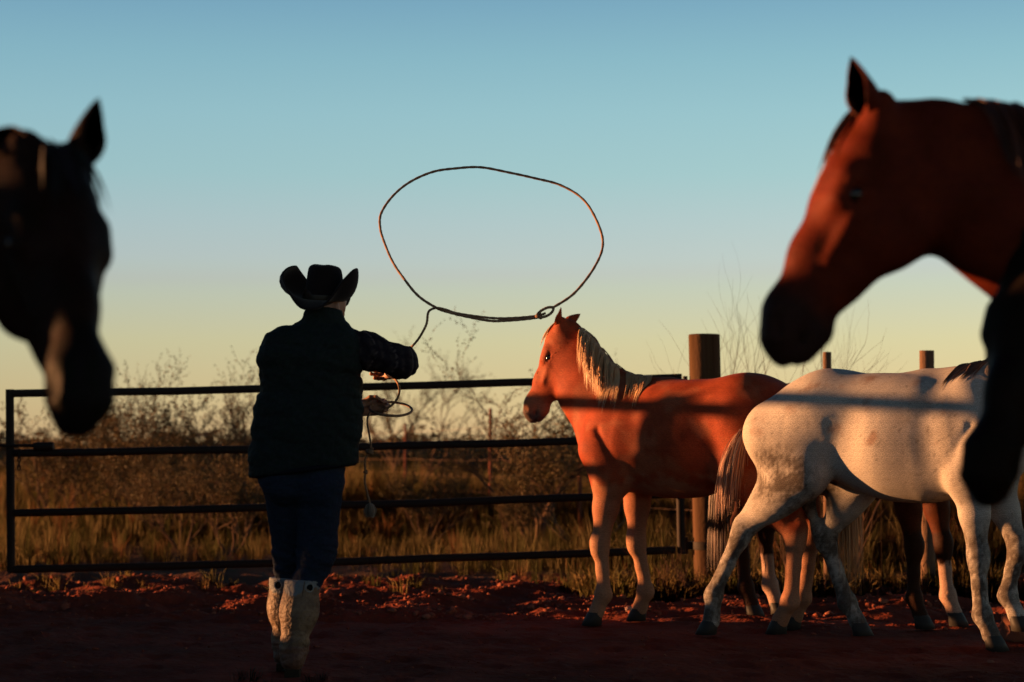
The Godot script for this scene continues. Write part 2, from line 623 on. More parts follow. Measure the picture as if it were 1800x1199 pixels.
# ---------------------------------------------------------------- scene helpers
func numbered(called: String) -> String:
	var k: int = taken.get(called, -1) + 1
	taken[called] = k
	return called if k == 0 else "%s_%03d" % [called, k]

func thing(called: String, label: String, category: String, at := Vector3.ZERO, turn := 0.0, group := "") -> Node3D:
	var o := Node3D.new()
	o.name = numbered(called)
	add_child(o)
	o.position = at
	o.rotation.y = turn
	tag(o, label, category, group)
	return o

func tag(o: Node, label: String, category: String, group := "", kind := "") -> void:
	o.set_meta("label", label)
	if category: o.set_meta("category", category)
	if group: o.set_meta("group", group)
	if kind: o.set_meta("kind", kind)

func put(called: String, s: Shape, m: Material, parent: Node = null) -> MeshInstance3D:
	var o := MeshInstance3D.new()
	o.name = numbered(called) if parent == null else called
	o.mesh = s.mesh()
	o.material_override = m
	(self if parent == null else parent).add_child(o, true)
	return o

func rgb(r: float, g: float, b: float) -> Color:   # a linear, real-world base colour
	return Color(r, g, b)

func paint(rough: float, spec := 0.4) -> StandardMaterial3D:   # vertex colours give the colour
	var m := StandardMaterial3D.new()
	m.vertex_color_use_as_albedo = true
	m.roughness = rough
	m.metallic_specular = spec
	return m

func grain_texture(freq: float, octaves: int, seed_value: int, size := 512, ridged := false) -> Texture2D:
	var f := FastNoiseLite.new()
	f.seed = seed_value
	f.frequency = freq
	f.noise_type = FastNoiseLite.TYPE_SIMPLEX_SMOOTH
	f.fractal_type = FastNoiseLite.FRACTAL_RIDGED if ridged else FastNoiseLite.FRACTAL_FBM
	f.fractal_octaves = octaves
	return ImageTexture.create_from_image(f.get_seamless_image(size, size))

func relief(m: StandardMaterial3D, tex: Texture2D, cm: float, scale: Vector3) -> void:
	m.heightmap_enabled = true
	m.heightmap_texture = tex
	m.heightmap_scale = cm
	m.uv1_triplanar = true
	m.uv1_scale = scale

func dabs(freq: float, octaves: int, seed_value: int, low: float) -> Texture2D:   # a grey mottle between low and 1
	var f := FastNoiseLite.new()
	f.seed = seed_value
	f.frequency = freq
	f.noise_type = FastNoiseLite.TYPE_SIMPLEX_SMOOTH
	f.fractal_octaves = octaves
	var im := f.get_seamless_image(512, 512)
	im.convert(Image.FORMAT_RGB8)
	for y in 512:
		for x in 512:
			var g := lerpf(low, 1.0, smoothstep(.15, .85, im.get_pixel(x, y).r))
			im.set_pixel(x, y, Color(g, g, g))
	return ImageTexture.create_from_image(im)

func smooth_path(pts: Array, steps: int, closed := false) -> PackedVector3Array:
	var out := PackedVector3Array()
	var n := pts.size()
	for i in (n if closed else n - 1):
		var p0: Vector3 = pts[(i - 1 + n) % n] if closed else pts[maxi(i - 1, 0)]
		var p1: Vector3 = pts[i]
		var p2: Vector3 = pts[(i + 1) % n]
		var p3: Vector3 = pts[(i + 2) % n] if closed else pts[mini(i + 2, n - 1)]
		for s in steps:
			out.append(p1.cubic_interpolate(p2, p0, p3, float(s) / steps))
	out.append(pts[0] if closed else pts[n - 1])
	return out

func filled(n: int, r: float) -> PackedFloat32Array:
	var a := PackedFloat32Array()
	a.resize(n)
	a.fill(r)
	return a

func tapered(n: int, r0: float, r1: float) -> PackedFloat32Array:
	var a := PackedFloat32Array()
	for i in n:
		a.append(lerpf(r0, r1, float(i) / maxi(n - 1, 1)))
	return a

# ---------------------------------------------------------------- horses
# a horse's own axes: x forward, y up, z to its right; feet on y = 0
func bone(a: Vector3, b: Vector3, ra: float, rb: float, k := 0.05, axis := Vector3.ZERO, flat := 1.0, sign_ := 1.0) -> Array:
	return [a, b, ra, rb, k, axis, flat, sign_]

func both(list: Array, a: Vector3, b: Vector3, ra: float, rb: float, k := 0.05, flat := 1.0, sign_ := 1.0) -> void:
	list.append(bone(a, b, ra, rb, k, Vector3.BACK, flat, sign_))
	list.append(bone(a * Vector3(1, 1, -1), b * Vector3(1, 1, -1), ra, rb, k, Vector3.BACK, flat, sign_))

func trunk_bones(neck: Array) -> Array:
	var s := []
	var Z := Vector3.BACK
	s.append(bone(Vector3(.38, 1.07, 0), Vector3(-.02, 1.05, 0), .305, .30, .08, Z, .84))
	s.append(bone(Vector3(-.02, 1.06, 0), Vector3(-.42, 1.15, 0), .292, .240, .10, Z, .94))
	s.append(bone(Vector3(.15, .94, 0), Vector3(-.25, .98, 0), .20, .165, .10, Z, .95))
	s.append(bone(Vector3(-.35, 1.22, 0), Vector3(-.72, 1.15, 0), .165, .10, .08))
	both(s, Vector3(-.38, 1.18, .08), Vector3(-.66, 1.06, .09), .195, .16, .08)
	s.append(bone(Vector3(.36, 1.04, 0), Vector3(.46, 1.06, 0), .26, .195, .09, Z, .86))
	both(s, Vector3(.12, 1.20, .085), Vector3(-.36, 1.225, .095), .145, .155, .07)
	both(s, Vector3(.46, .95, .085), Vector3(.505, 1.03, .08), .105, .080, .04)
	s.append(bone(Vector3(.16, 1.315, 0), Vector3(.46, 1.325, 0), .05, .075, .12, Z, .6))
	both(s, Vector3(.40, 1.26, .09), Vector3(.50, 1.0, .15), .09, .100, .06)
	both(s, Vector3(.50, 1.0, .155), Vector3(.41, .86, .165), .105, .10, .05)
	# hip bones, hollow of the flank, thigh and buttock
	both(s, Vector3(-.28, 1.245, .155), Vector3(-.34, 1.18, .185), .045, .045, .05)
	both(s, Vector3(-.66, 1.08, .10), Vector3(-.60, .84, .125), .15, .10, .08)
	# hollow of the flank, groove behind the shoulder, seams between the muscles
	both(s, Vector3(-.17, 1.14, .345), Vector3(-.23, .93, .335), .055, .080, .09, 1.0, -1.0)
	both(s, Vector3(.24, 1.18, .345), Vector3(.25, .90, .325), .045, .050, .08, 1.0, -1.0)
	both(s, Vector3(-.28, 1.12, .295), Vector3(-.36, .95, .300), .014, .016, .035, 1.0, -1.0)
	both(s, Vector3(-.52, 1.16, .275), Vector3(-.55, .92, .290), .014, .016, .035, 1.0, -1.0)
	both(s, Vector3(.46, 1.10, .250), Vector3(.36, .95, .275), .014, .016, .035, 1.0, -1.0)
	# neck
	for i in neck.size() - 1:
		s.append(bone(neck[i][0], neck[i + 1][0], neck[i][1], neck[i + 1][1], .07, neck[i][2], .62))
	s.append(bone(Vector3(.44, 1.0, 0), (neck[1][0] as Vector3) + (neck[1][0] - neck[0][0]).cross(neck[1][2]).normalized() * .06, .17, .12, .08, Z, .8))
	return s

func fore_leg(list: Array, elbow: Vector3, knee: Vector3, fetlock: Vector3, coronet: Vector3) -> void:
	var Z := Vector3.BACK
	list.append(bone(Vector3(.46, .98, elbow.z), elbow, .12, .105, .07, Z, .8))
	list.append(bone(elbow, elbow.lerp(knee, .45), .098, .072, .06, Z, .8))
	list.append(bone(elbow.lerp(knee, .45), knee, .070, .047, .04, Z, .85))
	list.append(bone(knee + Vector3(.008, .02, 0), knee + Vector3(.008, -.03, 0), .051, .046, .03))
	list.append(bone(knee, knee.lerp(fetlock, .5), .046, .034, .03, Z, .85))
	list.append(bone(knee.lerp(fetlock, .5), fetlock, .034, .037, .02, Z, .85))
	list.append(bone(knee.lerp(fetlock, .15) + Vector3(-.028, 0, 0), fetlock + Vector3(-.022, .0, 0), .016, .022, .02))
	list.append(bone(fetlock, fetlock + Vector3(-.012, -.012, 0), .043, .038, .03))
	list.append(bone(fetlock, coronet, .036, .046, .03))

func hind_leg(list: Array, stifle: Vector3, hock: Vector3, fetlock: Vector3, coronet: Vector3) -> void:
	var Z := Vector3.BACK
	list.append(bone(Vector3(-.46, 1.12, stifle.z * .72), stifle, .20, .115, .08, Z, .8))
	list.append(bone(Vector3(-.55, 1.0, stifle.z * .8), stifle.lerp(hock, .35), .16, .09, .08, Z, .8))
	list.append(bone(stifle, stifle.lerp(hock, .55), .112, .072, .06, Z, .8))
	list.append(bone(stifle.lerp(hock, .5), hock, .074, .050, .05, Z, .78))
	var back := (hock - fetlock).normalized()
	var heel := hock + back * .055 + Vector3(-.035, 0, 0)
	list.append(bone(Vector3(-.64, .86, stifle.z * .85), heel, .07, .020, .05, Z, .75))
	list.append(bone(heel, hock + Vector3(-.02, -.05, 0), .026, .034, .03))
	list.append(bone(hock + back * .02, hock - back * .05, .052, .044, .03, Z, .8))
	list.append(bone(hock, hock.lerp(fetlock, .5), .047, .037, .03, Z, .85))
	list.append(bone(hock.lerp(fetlock, .5), fetlock, .037, .039, .02, Z, .85))
	list.append(bone(hock.lerp(fetlock, .2) + Vector3(-.03, 0, 0), fetlock + Vector3(-.024, 0, 0), .017, .023, .02))
	list.append(bone(fetlock, fetlock + Vector3(-.012, -.012, 0), .045, .039, .03))
	list.append(bone(fetlock, coronet, .037, .047, .03))

# the head in its own axes: x down the face from poll to lips, y out of the forehead, z to the right
func head_bones(t: Transform3D) -> Array:
	var s := []
	var h := []
	var Z := Vector3.BACK
	h.append(bone(Vector3(.035, -.085, 0), Vector3(.10, -.092, 0), .078, .088, .05, Z, .86))
	h.append(bone(Vector3(.10, -.092, 0), Vector3(.21, -.082, 0), .092, .080, .05, Z, .98))
	both(h, Vector3(.165, -.048, .066), Vector3(.215, -.052, .070), .030, .026, .035)        # brow
	h.append(bone(Vector3(.20, -.075, 0), Vector3(.34, -.062, 0), .075, .058, .05, Z, .82))
	h.append(bone(Vector3(.34, -.062, 0), Vector3(.49, -.052, 0), .058, .044, .04, Z, .80))
	both(h, Vector3(.15, -.150, .030), Vector3(.215, -.172, .034), .098, .100, .05, .52)        # cheeks
	h.append(bone(Vector3(.22, -.15, 0), Vector3(.36, -.120, 0), .088, .060, .05, Z, .66))
	h.append(bone(Vector3(.36, -.120, 0), Vector3(.49, -.095, 0), .058, .050, .04, Z, .72))
	both(h, Vector3(.235, -.098, .074), Vector3(.345, -.090, .052), .013, .011, .025)         # ridge of the cheek
	h.append(bone(Vector3(.485, -.058, 0), Vector3(.545, -.072, 0), .054, .047, .04, Z, .98))   # muzzle
	h.append(bone(Vector3(.545, -.062, 0), Vector3(.575, -.088, 0), .036, .028, .03, Z, 1.0))   # upper lip
	both(h, Vector3(.50, -.040, .034), Vector3(.545, -.055, .036), .023, .022, .025)            # nostril wings
	h.append(bone(Vector3(.50, -.132, 0), Vector3(.548, -.122, 0), .036, .030, .03, Z, .9))     # chin and lower lip
	both(h, Vector3(.515, -.036, .066), Vector3(.540, -.052, .062), .010, .014, .012, 1.0, -1.0) # nostrils
	both(h, Vector3(.585, -.108, .0), Vector3(.485, -.106, .058), .006, .005, .012, 1.0, -1.0)  # mouth
	both(h, Vector3(.186, -.075, .100), Vector3(.214, -.080, .096), .015, .013, .016, 1.0, -1.0)# eye sockets
	both(h, Vector3(.172, -.060, .088), Vector3(.222, -.066, .083), .011, .010, .014)            # upper lids
	both(h, Vector3(.188, -.098, .089), Vector3(.222, -.090, .083), .008, .008, .012)            # lower lids
	both(h, Vector3(.02, -.06, .045), Vector3(-.02, -.045, .052), .034, .030, .03)              # roots of the ears
	for p in h:
		s.append([t * (p[0] as Vector3), t * (p[1] as Vector3), p[2], p[3], p[4], (t.basis * (p[5] as Vector3)).normalized() if p[5] != Vector3.ZERO else Vector3.ZERO, p[6], p[7]])
	return s

func ear_shape(t: Transform3D, side: float, back: float, spread: float, wide: float, long: float, color: Color, inside: Color) -> Shape:
	var s := Shape.new()
	var root := Vector3(.005, -.035, .050 * side)
	var up := Vector3(-1, back, spread * side).normalized()
	var open := (Vector3(.2, 1, .55 * side) - up * up.dot(Vector3(.2, 1, .55 * side))).normalized()
	var across := up.cross(open)
	var outer := []
	var inner := []
	for i in 11:
		var f := i / 10.0
		var w := wide * pow(sin(PI * (.26 + f * .74)), .8) * (1.0 - .15 * f) + .0015
		var at := root + up * long * f + open * (.012 * sin(f * PI)) - across * (.012 * f * f * side)
		var ro := PackedVector3Array()
		var ri := PackedVector3Array()
		for k in 11:
			var a := lerpf(-1.0, 1.0, k / 10.0) * lerpf(2.6, 1.5, minf(f * 1.6, 1.0))
			var p := at - open * cos(a) * w * .85 + across * sin(a) * w
			ro.append(t * p)
			ri.append(t * (at - open * cos(a) * (w - .004) * .85 + across * sin(a) * maxf(w - .004, .0005) + open * .001))
		outer.append(ro)
		inner.append(ri)
	s.sheet(outer, false, color)
	var first := s.v.size()
	s.sheet(inner, false, inside)
	for i in range(first, s.v.size()):
		pass
	# rims join the two sheets
	for i in 10:
		for e in [0, 10]:
			var a: int = i * 11 + e
			var b: int = a + 11
			s.t.append_array([a, b, first + b, a, first + b, first + a])
	s.soften()
	for i in range(first, s.v.size()):
		if s.n[i].dot((t.basis * open).normalized()) < 0.0:
			s.n[i] = -s.n[i]
	return s

func hoof_shape(coronet: Vector3, ground: float, forward: Vector3, color: Color) -> Shape:
	var s := Shape.new()
	var rows := []
	var side := forward.cross(Vector3.UP).normalized()
	for f in [[1.12, .040, 0.0], [1.0, .050, .0], [.55, .056, .012], [.0, .064, .024], [.0, .002, .02]]:
		var row := PackedVector3Array()
		for k in 16:
			var a := TAU * k / 16
			var c := cos(a)
			var p := coronet
			p.y = lerpf(ground, coronet.y, f[0])
			row.append(p + forward * (c * f[1] * (1.0 if c > 0 else .8) + f[2]) + side * sin(a) * f[1] * .93)
		rows.append(row)
	rows.reverse()
	s.sheet(rows, true, color)
	s.soften()
	s.outward()
	return s

func coat(kind: String, p: Vector3, nrm: Vector3, head: Transform3D) -> Color:
	var q := head.affine_inverse() * p      # place on the head
	var on_head := q.x > 0.0 and q.x < .65 and absf(q.z) < .16 and q.y > -.30 and q.y < .08
	var a := noise.get_noise_3dv(p * 14.0)
	var b := fine.get_noise_3dv(p * Vector3(60, 26, 60))
	var c := Color.BLACK
	match kind:
		"chestnut":
			c = rgb(.44, .086, .034).lerp(rgb(.31, .057, .023), clampf(.5 + a * .9, 0, 1))
			c = c.lerp(rgb(.44, .16, .08), clampf((noise.get_noise_3dv(p * 9.0 + Vector3(3, 8, 2)) - .05) * 1.4, 0, .45))
			var pale := rgb(.50, .27, .16)
			c = c.lerp(pale, smoothstep(.66, .46, p.y + a * .10) * .75)
			c = c.lerp(pale, smoothstep(.84, .76, p.y + a * .12) * smoothstep(-.5, -.2, p.x) * .5)
			if on_head:
				c = c.lerp(rgb(.46, .19, .10), smoothstep(.40, .47, q.x + a * .03) * .8)
				c = c.lerp(rgb(.13, .085, .07), smoothstep(.515, .55, q.x + a * .03))
		"grey":
			c = rgb(.58, .53, .47)
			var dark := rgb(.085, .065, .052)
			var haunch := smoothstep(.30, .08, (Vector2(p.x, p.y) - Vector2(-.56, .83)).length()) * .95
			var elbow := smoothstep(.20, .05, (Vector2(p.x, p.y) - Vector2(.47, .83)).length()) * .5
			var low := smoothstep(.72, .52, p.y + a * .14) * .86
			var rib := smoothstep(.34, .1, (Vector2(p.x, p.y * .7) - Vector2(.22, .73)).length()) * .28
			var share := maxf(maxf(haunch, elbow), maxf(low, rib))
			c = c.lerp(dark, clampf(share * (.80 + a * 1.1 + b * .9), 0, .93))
			c = c.lerp(rgb(.30, .14, .08), clampf((noise.get_noise_3dv(p * 9.0 + Vector3(7, 3, 1)) - .30) * 2.2, 0, .6) * smoothstep(.9, 1.0, p.y + a * .1))
			c = c.lerp(dark, clampf((b - .30) * 1.6, 0, .5))
		"sorrel":
			c = rgb(.185, .029, .010).lerp(rgb(.115, .017, .007), clampf(.5 + a, 0, 1))
			if on_head:
				c = c.lerp(rgb(.050, .022, .016), smoothstep(.40, .50, q.x + a * .05))
				if q.y > -.030 and absf(q.z + .006) < .010 + a * .010 and q.x > .14 and q.x < .22:
					c = rgb(.35, .24, .18)
		"bay":
			c = rgb(.030, .013, .009).lerp(rgb(.016, .009, .006), clampf(.5 + a, 0, 1))
			if on_head:
				c = c.lerp(rgb(.012, .009, .008), smoothstep(.40, .50, q.x + a * .05))
		"black":
			c = rgb(.012, .007, .005).lerp(rgb(.020, .011, .007), clampf(.5 + a, 0, 1))
		"brown":
			c = rgb(.16, .045, .018).lerp(rgb(.10, .028, .012), clampf(.5 + a, 0, 1))
			if p.y + a * .03 < .36 and p.z < 0.0:
				c = rgb(.48, .30, .22)
			elif p.y + a * .05 < .55:
				c = c.lerp(rgb(.04, .02, .013), .8)
	return c * (1.0 + b * .16)

# hair: locks that leave a root and fall past the bones under them
func lock(s: Shape, root: Vector3, start: Vector3, length: float, width: float, color: Color, body: Array, steps := 6, fall := .42) -> void:
	for f in body:
		if f.inside(root):
			root = f.push(root, -.002)
			break
	var pts := PackedVector3Array([root])
	var dir := start.normalized()
	var p := root
	for i in steps:
		dir = (dir + Vector3(0, -fall, 0)).normalized()
		p += dir * length / steps
		for f in body:
			if f.inside(p):
				p = f.push(p, width + .002)
				break
		pts.append(p)
	var radii := PackedFloat32Array()
	for i in steps + 1:
		var f := float(i) / steps
		radii.append(width * (.55 + .6 * sin(f * PI)) * (1.0 - f * f * .9))
	s.tube(pts, radii, 3, color, false)

func mane_shape(neck: Array, body: Array, side: float, count: int, length: float, c0: Color, c1: Color, from := 0.0, to := 1.0, jitter := .5) -> Shape:
	var s := Shape.new()
	var middle := 0.0
	var swing := 0.0
	var long := 1.0
	var tone := .5
	for i in int(count * 1.7):
		if i % 15 == 0:
			middle = lerpf(from, to, rng.randf())
			swing = rng.randf_range(-1, 1)
			long = rng.randf_range(.65, 1.15)
			tone = rng.randf()
		var f := clampf(middle + rng.randf_range(-.028, .028), from, to)
		var g := f * (neck.size() - 1)
		var k := mini(int(g), neck.size() - 2)
		var u := g - k
		var a: Vector3 = neck[k][0]
		var b: Vector3 = neck[k + 1][0]
		var lat: Vector3 = neck[k][2]
		var along := (b - a).normalized()
		var up := lat.cross(along).normalized()
		if up.dot(Vector3(-.3, 1, 0)) < 0.0:
			up = -up
		var r := lerpf(neck[k][1], neck[k + 1][1], u)
		var root := a.lerp(b, u) + up * (r + .012) + lat * rng.randf_range(-.012, .012)
		var start := up * .42 + lat * side * .85 + along * (-.30 + swing * .30 + (middle - f) * 14.0 * jitter)
		var col := c0.lerp(c1, clampf(tone * .6 + rng.randf() * .4, 0, 1))
		lock(s, root, start, length * long * rng.randf_range(.8, 1.08), rng.randf_range(.0017, .0036), col, body, 8, .36)
	return s

func tail_shape(dock: Vector3, start: Vector3, fall: float, length: float, count: int, c0: Color, c1: Color) -> Shape:
	var s := Shape.new()
	for i in int(count * 1.5):
		var f := rng.randf()
		var root := dock + start.normalized() * f * .12 + Vector3(rng.randf_range(-.02, .02), -f * .05 + rng.randf_range(-.02, .02), rng.randf_range(-.025, .025))
		var d := start + Vector3(rng.randf_range(-.12, .12), rng.randf_range(-.15, .15), rng.randf_range(-.16, .16))
		lock(s, root, d, length * rng.randf_range(.5, 1.08), rng.randf_range(.0022, .0050), c0.lerp(c1, rng.randf()), [], 10, fall * rng.randf_range(.85, 1.15))
	return s

# spec: at, turn, scale, neck [[point, radius]...], head (Transform3D), legs, coat, cells ...
func horse(called: String, label: String, spec: Dictionary) -> Node3D:
	var o := thing(called, label, "horse", spec.at, spec.turn, spec.get("group", ""))
	var sc: float = spec.get("scale", 1.0)
	o.scale = Vector3.ONE * sc
	var head: Transform3D = spec.head
	var lat := head.basis.z
	var neck: Array = []
	for i in spec.neck.size():
		neck.append([spec.neck[i][0], spec.neck[i][1], Vector3.BACK.lerp(lat, float(i) / (spec.neck.size() - 1)).normalized()])
	var bones := trunk_bones(neck)
	var legs: Dictionary = spec.legs
	fore_leg(bones, Vector3(.43, .84, -.155), legs.fl[0], legs.fl[1], legs.fl[2])
	fore_leg(bones, Vector3(.43, .84, .155), legs.fr[0], legs.fr[1], legs.fr[2])
	hind_leg(bones, legs.hl[0], legs.hl[1], legs.hl[2], legs.hl[3])
	hind_leg(bones, legs.hr[0], legs.hr[1], legs.hr[2], legs.hr[3])
	for e in spec.get("more", []):
		bones.append(e)
	bones.append_array(head_bones(head))
	var m: Material = spec.skin
	var s := Shape.new()
	var last: Vector3 = neck[neck.size() - 1][0]
	var before: Vector3 = neck[neck.size() - 2][0]
	var cutn := (last - before).normalized()
	var cutc := cutn.dot(before.lerp(last, .45))
	var crest := 1.52
	for e in neck:
		crest = maxf(crest, e[0].y + e[1] + .05)
	var f := Field.new(Vector3(-1.15, .03, -.42), Vector3(maxf(before.x, last.x) + .30, crest, .42), spec.cell)
	for b in bones:
		f.bone(b)
	f.surface(s, -cutn, -cutc - spec.cell * .4)
	var lo := Vector3(99, 99, 99)
	var hi := -lo
	for q in [Vector3(-.05, .06, -.16), Vector3(-.05, .06, .16), Vector3(.64, .06, -.13), Vector3(.64, .06, .13), Vector3(-.05, -.30, -.16), Vector3(-.05, -.30, .16), Vector3(.64, -.20, -.13), Vector3(.64, -.20, .13)]:
		lo = lo.min(head * q)
		hi = hi.max(head * q)
	var mid := before.lerp(last, .42)
	lo = lo.min(mid - Vector3.ONE * .21)
	hi = hi.max(mid + Vector3.ONE * .21)
	var fh := Field.new(lo, hi, spec.head_cell)
	for b in bones:
		fh.bone(b)
	fh.surface(s, cutn, cutc - spec.head_cell)
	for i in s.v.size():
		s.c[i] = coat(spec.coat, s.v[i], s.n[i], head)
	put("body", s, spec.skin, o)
	var dark := rgb(.035, .028, .024)
	for leg in ["fl", "fr", "hl", "hr"]:
		var a: Array = legs[leg]
		var cor: Vector3 = a[a.size() - 1]
		var fet: Vector3 = a[a.size() - 2]
		var fw := (cor - fet) * Vector3(1, 0, 1)
		fw = fw.normalized() if fw.length() > .01 else Vector3.RIGHT
		put("hoof", hoof_shape(cor, maxf(cor.y - .072, 0.0), fw, dark), spec.skin_plain, o)
	var ec: Array = spec.ears
	for side in [-1.0, 1.0]:
		var k := 0 if side < 0 else 1
		put("ear", ear_shape(head, side, ec[k][0], ec[k][1], ec[k][2] if ec[k].size() > 2 else .035, ec[k][3] if ec[k].size() > 3 else .150, coat(spec.coat, head * Vector3(.05, -.02, 0), Vector3.UP, head), spec.ear_inside), m, o)
		var eye := Shape.new()
		var prof := PackedVector2Array()
		for i in 9:
			prof.append(Vector2(sin(PI * i / 8.0) * .0215, -cos(PI * i / 8.0) * .0215))
		eye.lathe(Transform3D(Basis(), head * Vector3(.198, -.078, .0775 * side)), prof, 14, rgb(.012, .008, .006))
		eye.soften()
		eye.outward()
		put("eye", eye, spec.eye_mat, o)
	if spec.has("mane"):
		for e in spec.mane:
			put("mane", mane_shape(neck, [fh, f], e[0], e[1], e[2], e[3], e[4], e[5], e[6]), spec.hair, o).set_meta("kind", "stuff")
		var fl := Shape.new()
		for i in spec.get("forelock", 40):
			lock(fl, head * Vector3(rng.randf_range(-.01, .03), -.004, rng.randf_range(-.03, .03)), head.basis * Vector3(.5, .5, rng.randf_range(-.6, .6)), rng.randf_range(.07, .17), .004, spec.mane[0][3].lerp(spec.mane[0][4], rng.randf()), [fh], 6, .3)
		put("forelock", fl, spec.hair, o).set_meta("kind", "stuff")
	if spec.has("tail"):
		var e: Array = spec.tail
		put("tail", tail_shape(e[0], e[1], e[2], e[3], e[4], e[5], e[6]), spec.hair, o).set_meta("kind", "stuff")
	return o

func head_at(poll: Vector3, along: Vector3, right: Vector3) -> Transform3D:
	var x := along.normalized()
	var z := (right - x * right.dot(x)).normalized()
	return Transform3D(Basis(x, z.cross(x), z), poll)

func standing() -> Dictionary:
	return {
		"fl": [Vector3(.475, .46, -.145), Vector3(.475, .175, -.145), Vector3(.512, .074, -.145)],
		"fr": [Vector3(.475, .46, .145), Vector3(.475, .175, .145), Vector3(.512, .074, .145)],
		"hl": [Vector3(-.36, .87, -.155), Vector3(-.70, .53, -.135), Vector3(-.665, .185, -.135), Vector3(-.622, .076, -.135)],
		"hr": [Vector3(-.36, .87, .155), Vector3(-.70, .53, .135), Vector3(-.665, .185, .135), Vector3(-.622, .076, .135)],
	}

func build_horses() -> void:
	var hairs := grain_texture(.02, 4, 5)
	var mottle := dabs(.03, 5, 6, .62)
	var skin := paint(.62, .16)
	relief(skin, hairs, .11, Vector3(19, 7, 19))
	skin.albedo_texture = mottle
	var near_skin := paint(.52, .20)
	relief(near_skin, hairs, .10, Vector3(24, 11, 24))
	near_skin.albedo_texture = mottle
	var plain := paint(.6, .3)
	var hair := paint(.5, .4)
	var eye := paint(.08, .5)
	var common := {"skin": skin, "skin_plain": plain, "hair": hair, "eye_mat": eye, "forelock": 40, "ear_inside": rgb(.10, .06, .05)}

	# chestnut with a flaxen mane, facing away to the left
	var legs := standing()
	legs.fl = [Vector3(.50, .45, -.15), Vector3(.475, .18, -.16), Vector3(.515, .074, -.17)]
	legs.fr = [Vector3(.44, .46, .16), Vector3(.40, .18, .19), Vector3(.445, .074, .20)]
	legs.hl[3] = Vector3(-.60, .076, -.12)
	legs.hr = [Vector3(-.36, .87, .155), Vector3(-.66, .53, .15), Vector3(-.60, .185, .16), Vector3(-.555, .076, .16)]
	horse("chestnut_horse", "chestnut horse with flaxen mane standing at the gate, head up", common.merged({
		"at": Vector3(1.03, 0, -11.49), "turn": deg_to_rad(146.8), "scale": 1.03, "cell": .014, "head_cell": .0095, "coat": "chestnut", "legs": legs,
		"neck": [[Vector3(.46, 1.13, 0), .245], [Vector3(.66, 1.36, 0), .185], [Vector3(.76, 1.53, 0), .145], [Vector3(.83, 1.625, 0), .105]],
		"head": head_at(Vector3(.875, 1.735, 0), Vector3(.40, -.90, -.06), Vector3(.05, 0, 1)),
		"ears": [[.1, .28, .034, .112], [-.25, .35, .034, .112]],
		"mane": [[-1.0, 620, .36, rgb(.62, .40, .22), rgb(.42, .22, .10), .34, 1.0], [-1.0, 150, .22, rgb(.60, .36, .18), rgb(.42, .20, .09), .0, .20], [1.0, 60, .2, rgb(.55, .36, .2), rgb(.35, .2, .1), .1, 1.0]],
		"tail": [Vector3(-.80, 1.20, 0), Vector3(-.30, -.35, 0), .55, .85, 160, rgb(.5, .26, .12), rgb(.35, .15, .06)],
	}))

	# grey walking to the right, head behind the black one
	legs = standing()
	legs.hr = [Vector3(-.46, .86, .17), Vector3(-.82, .56, .17), Vector3(-.985, .225, .18), Vector3(-1.0, .085, .185)]
	legs.hl = [Vector3(-.26, .87, -.15), Vector3(-.50, .53, -.17), Vector3(-.40, .185, -.22), Vector3(-.345, .076, -.23)]
	legs.fr = [Vector3(.45, .46, .14), Vector3(.46, .18, .11), Vector3(.50, .074, .10)]
	legs.fl = [Vector3(.56, .50, -.14), Vector3(.50, .26, -.15), Vector3(.545, .155, -.15)]
	horse("grey_horse", "flea-bitten pale grey horse walking right behind the black head", common.merged({
		"at": Vector3(2.055, 0, -10.52), "turn": deg_to_rad(-33), "scale": 1.03, "cell": .014, "head_cell": .014, "coat": "grey", "legs": legs,
		"neck": [[Vector3(.46, 1.13, 0), .25], [Vector3(.74, 1.34, 0), .185], [Vector3(.95, 1.48, 0), .14], [Vector3(1.06, 1.54, 0), .105]],
		"head": head_at(Vector3(1.14, 1.63, 0), Vector3(.62, -.78, 0), Vector3(0, 0, 1)),
		"ears": [[.1, .28], [.1, .28]],
		"mane": [[1.0, 160, .26, rgb(.05, .03, .025), rgb(.16, .09, .06), .06, 1.0]],
		"tail": [Vector3(-.80, 1.17, 0), Vector3(-.62, -.35, .05), .34, .48, 420, rgb(.38, .13, .065), rgb(.58, .34, .21)],
	}))

	# sorrel in the foreground on the right, in profile
	legs = standing()
	horse("sorrel_horse", "sorrel horse close by on the right, head in profile facing left", common.merged({
		"at": Vector3(2.05, 0, -4.45), "turn": deg_to_rad(180), "scale": 1.0, "cell": .016, "head_cell": .0072, "skin": near_skin, "coat": "sorrel", "legs": legs,
		"neck": [[Vector3(.46, 1.15, 0), .26], [Vector3(.72, 1.42, 0), .215], [Vector3(.93, 1.575, 0), .185], [Vector3(1.10, 1.655, 0), .145]],
		"head": head_at(Vector3(1.272, 1.778, 0), Vector3(.43, -.90, 0), Vector3(-.18, .16, .97)),
		"ears": [[1.2, .22, .044, .130], [.7, .10, .036, .13]],
		"mane": [[-1.0, 420, .26, rgb(.05, .016, .009), rgb(.13, .038, .016), .10, .98], [-1.0, 140, .24, rgb(.07, .022, .011), rgb(.16, .05, .022), .86, 1.0], [1.0, 200, .2, rgb(.05, .016, .009), rgb(.10, .03, .014), .1, 1.0]],
		"tail": [Vector3(-.80, 1.20, 0), Vector3(-.30, -.35, 0), .55, .85, 120, rgb(.15, .045, .02), rgb(.1, .03, .015)],
	}))

	# dark bay in the foreground on the left
	legs = standing()
	var bt := deg_to_rad(-25)
	var bb := Vector3(-2.22, 0, -4.22)
	var inv := Transform3D(Basis(Vector3.UP, bt), bb).affine_inverse()
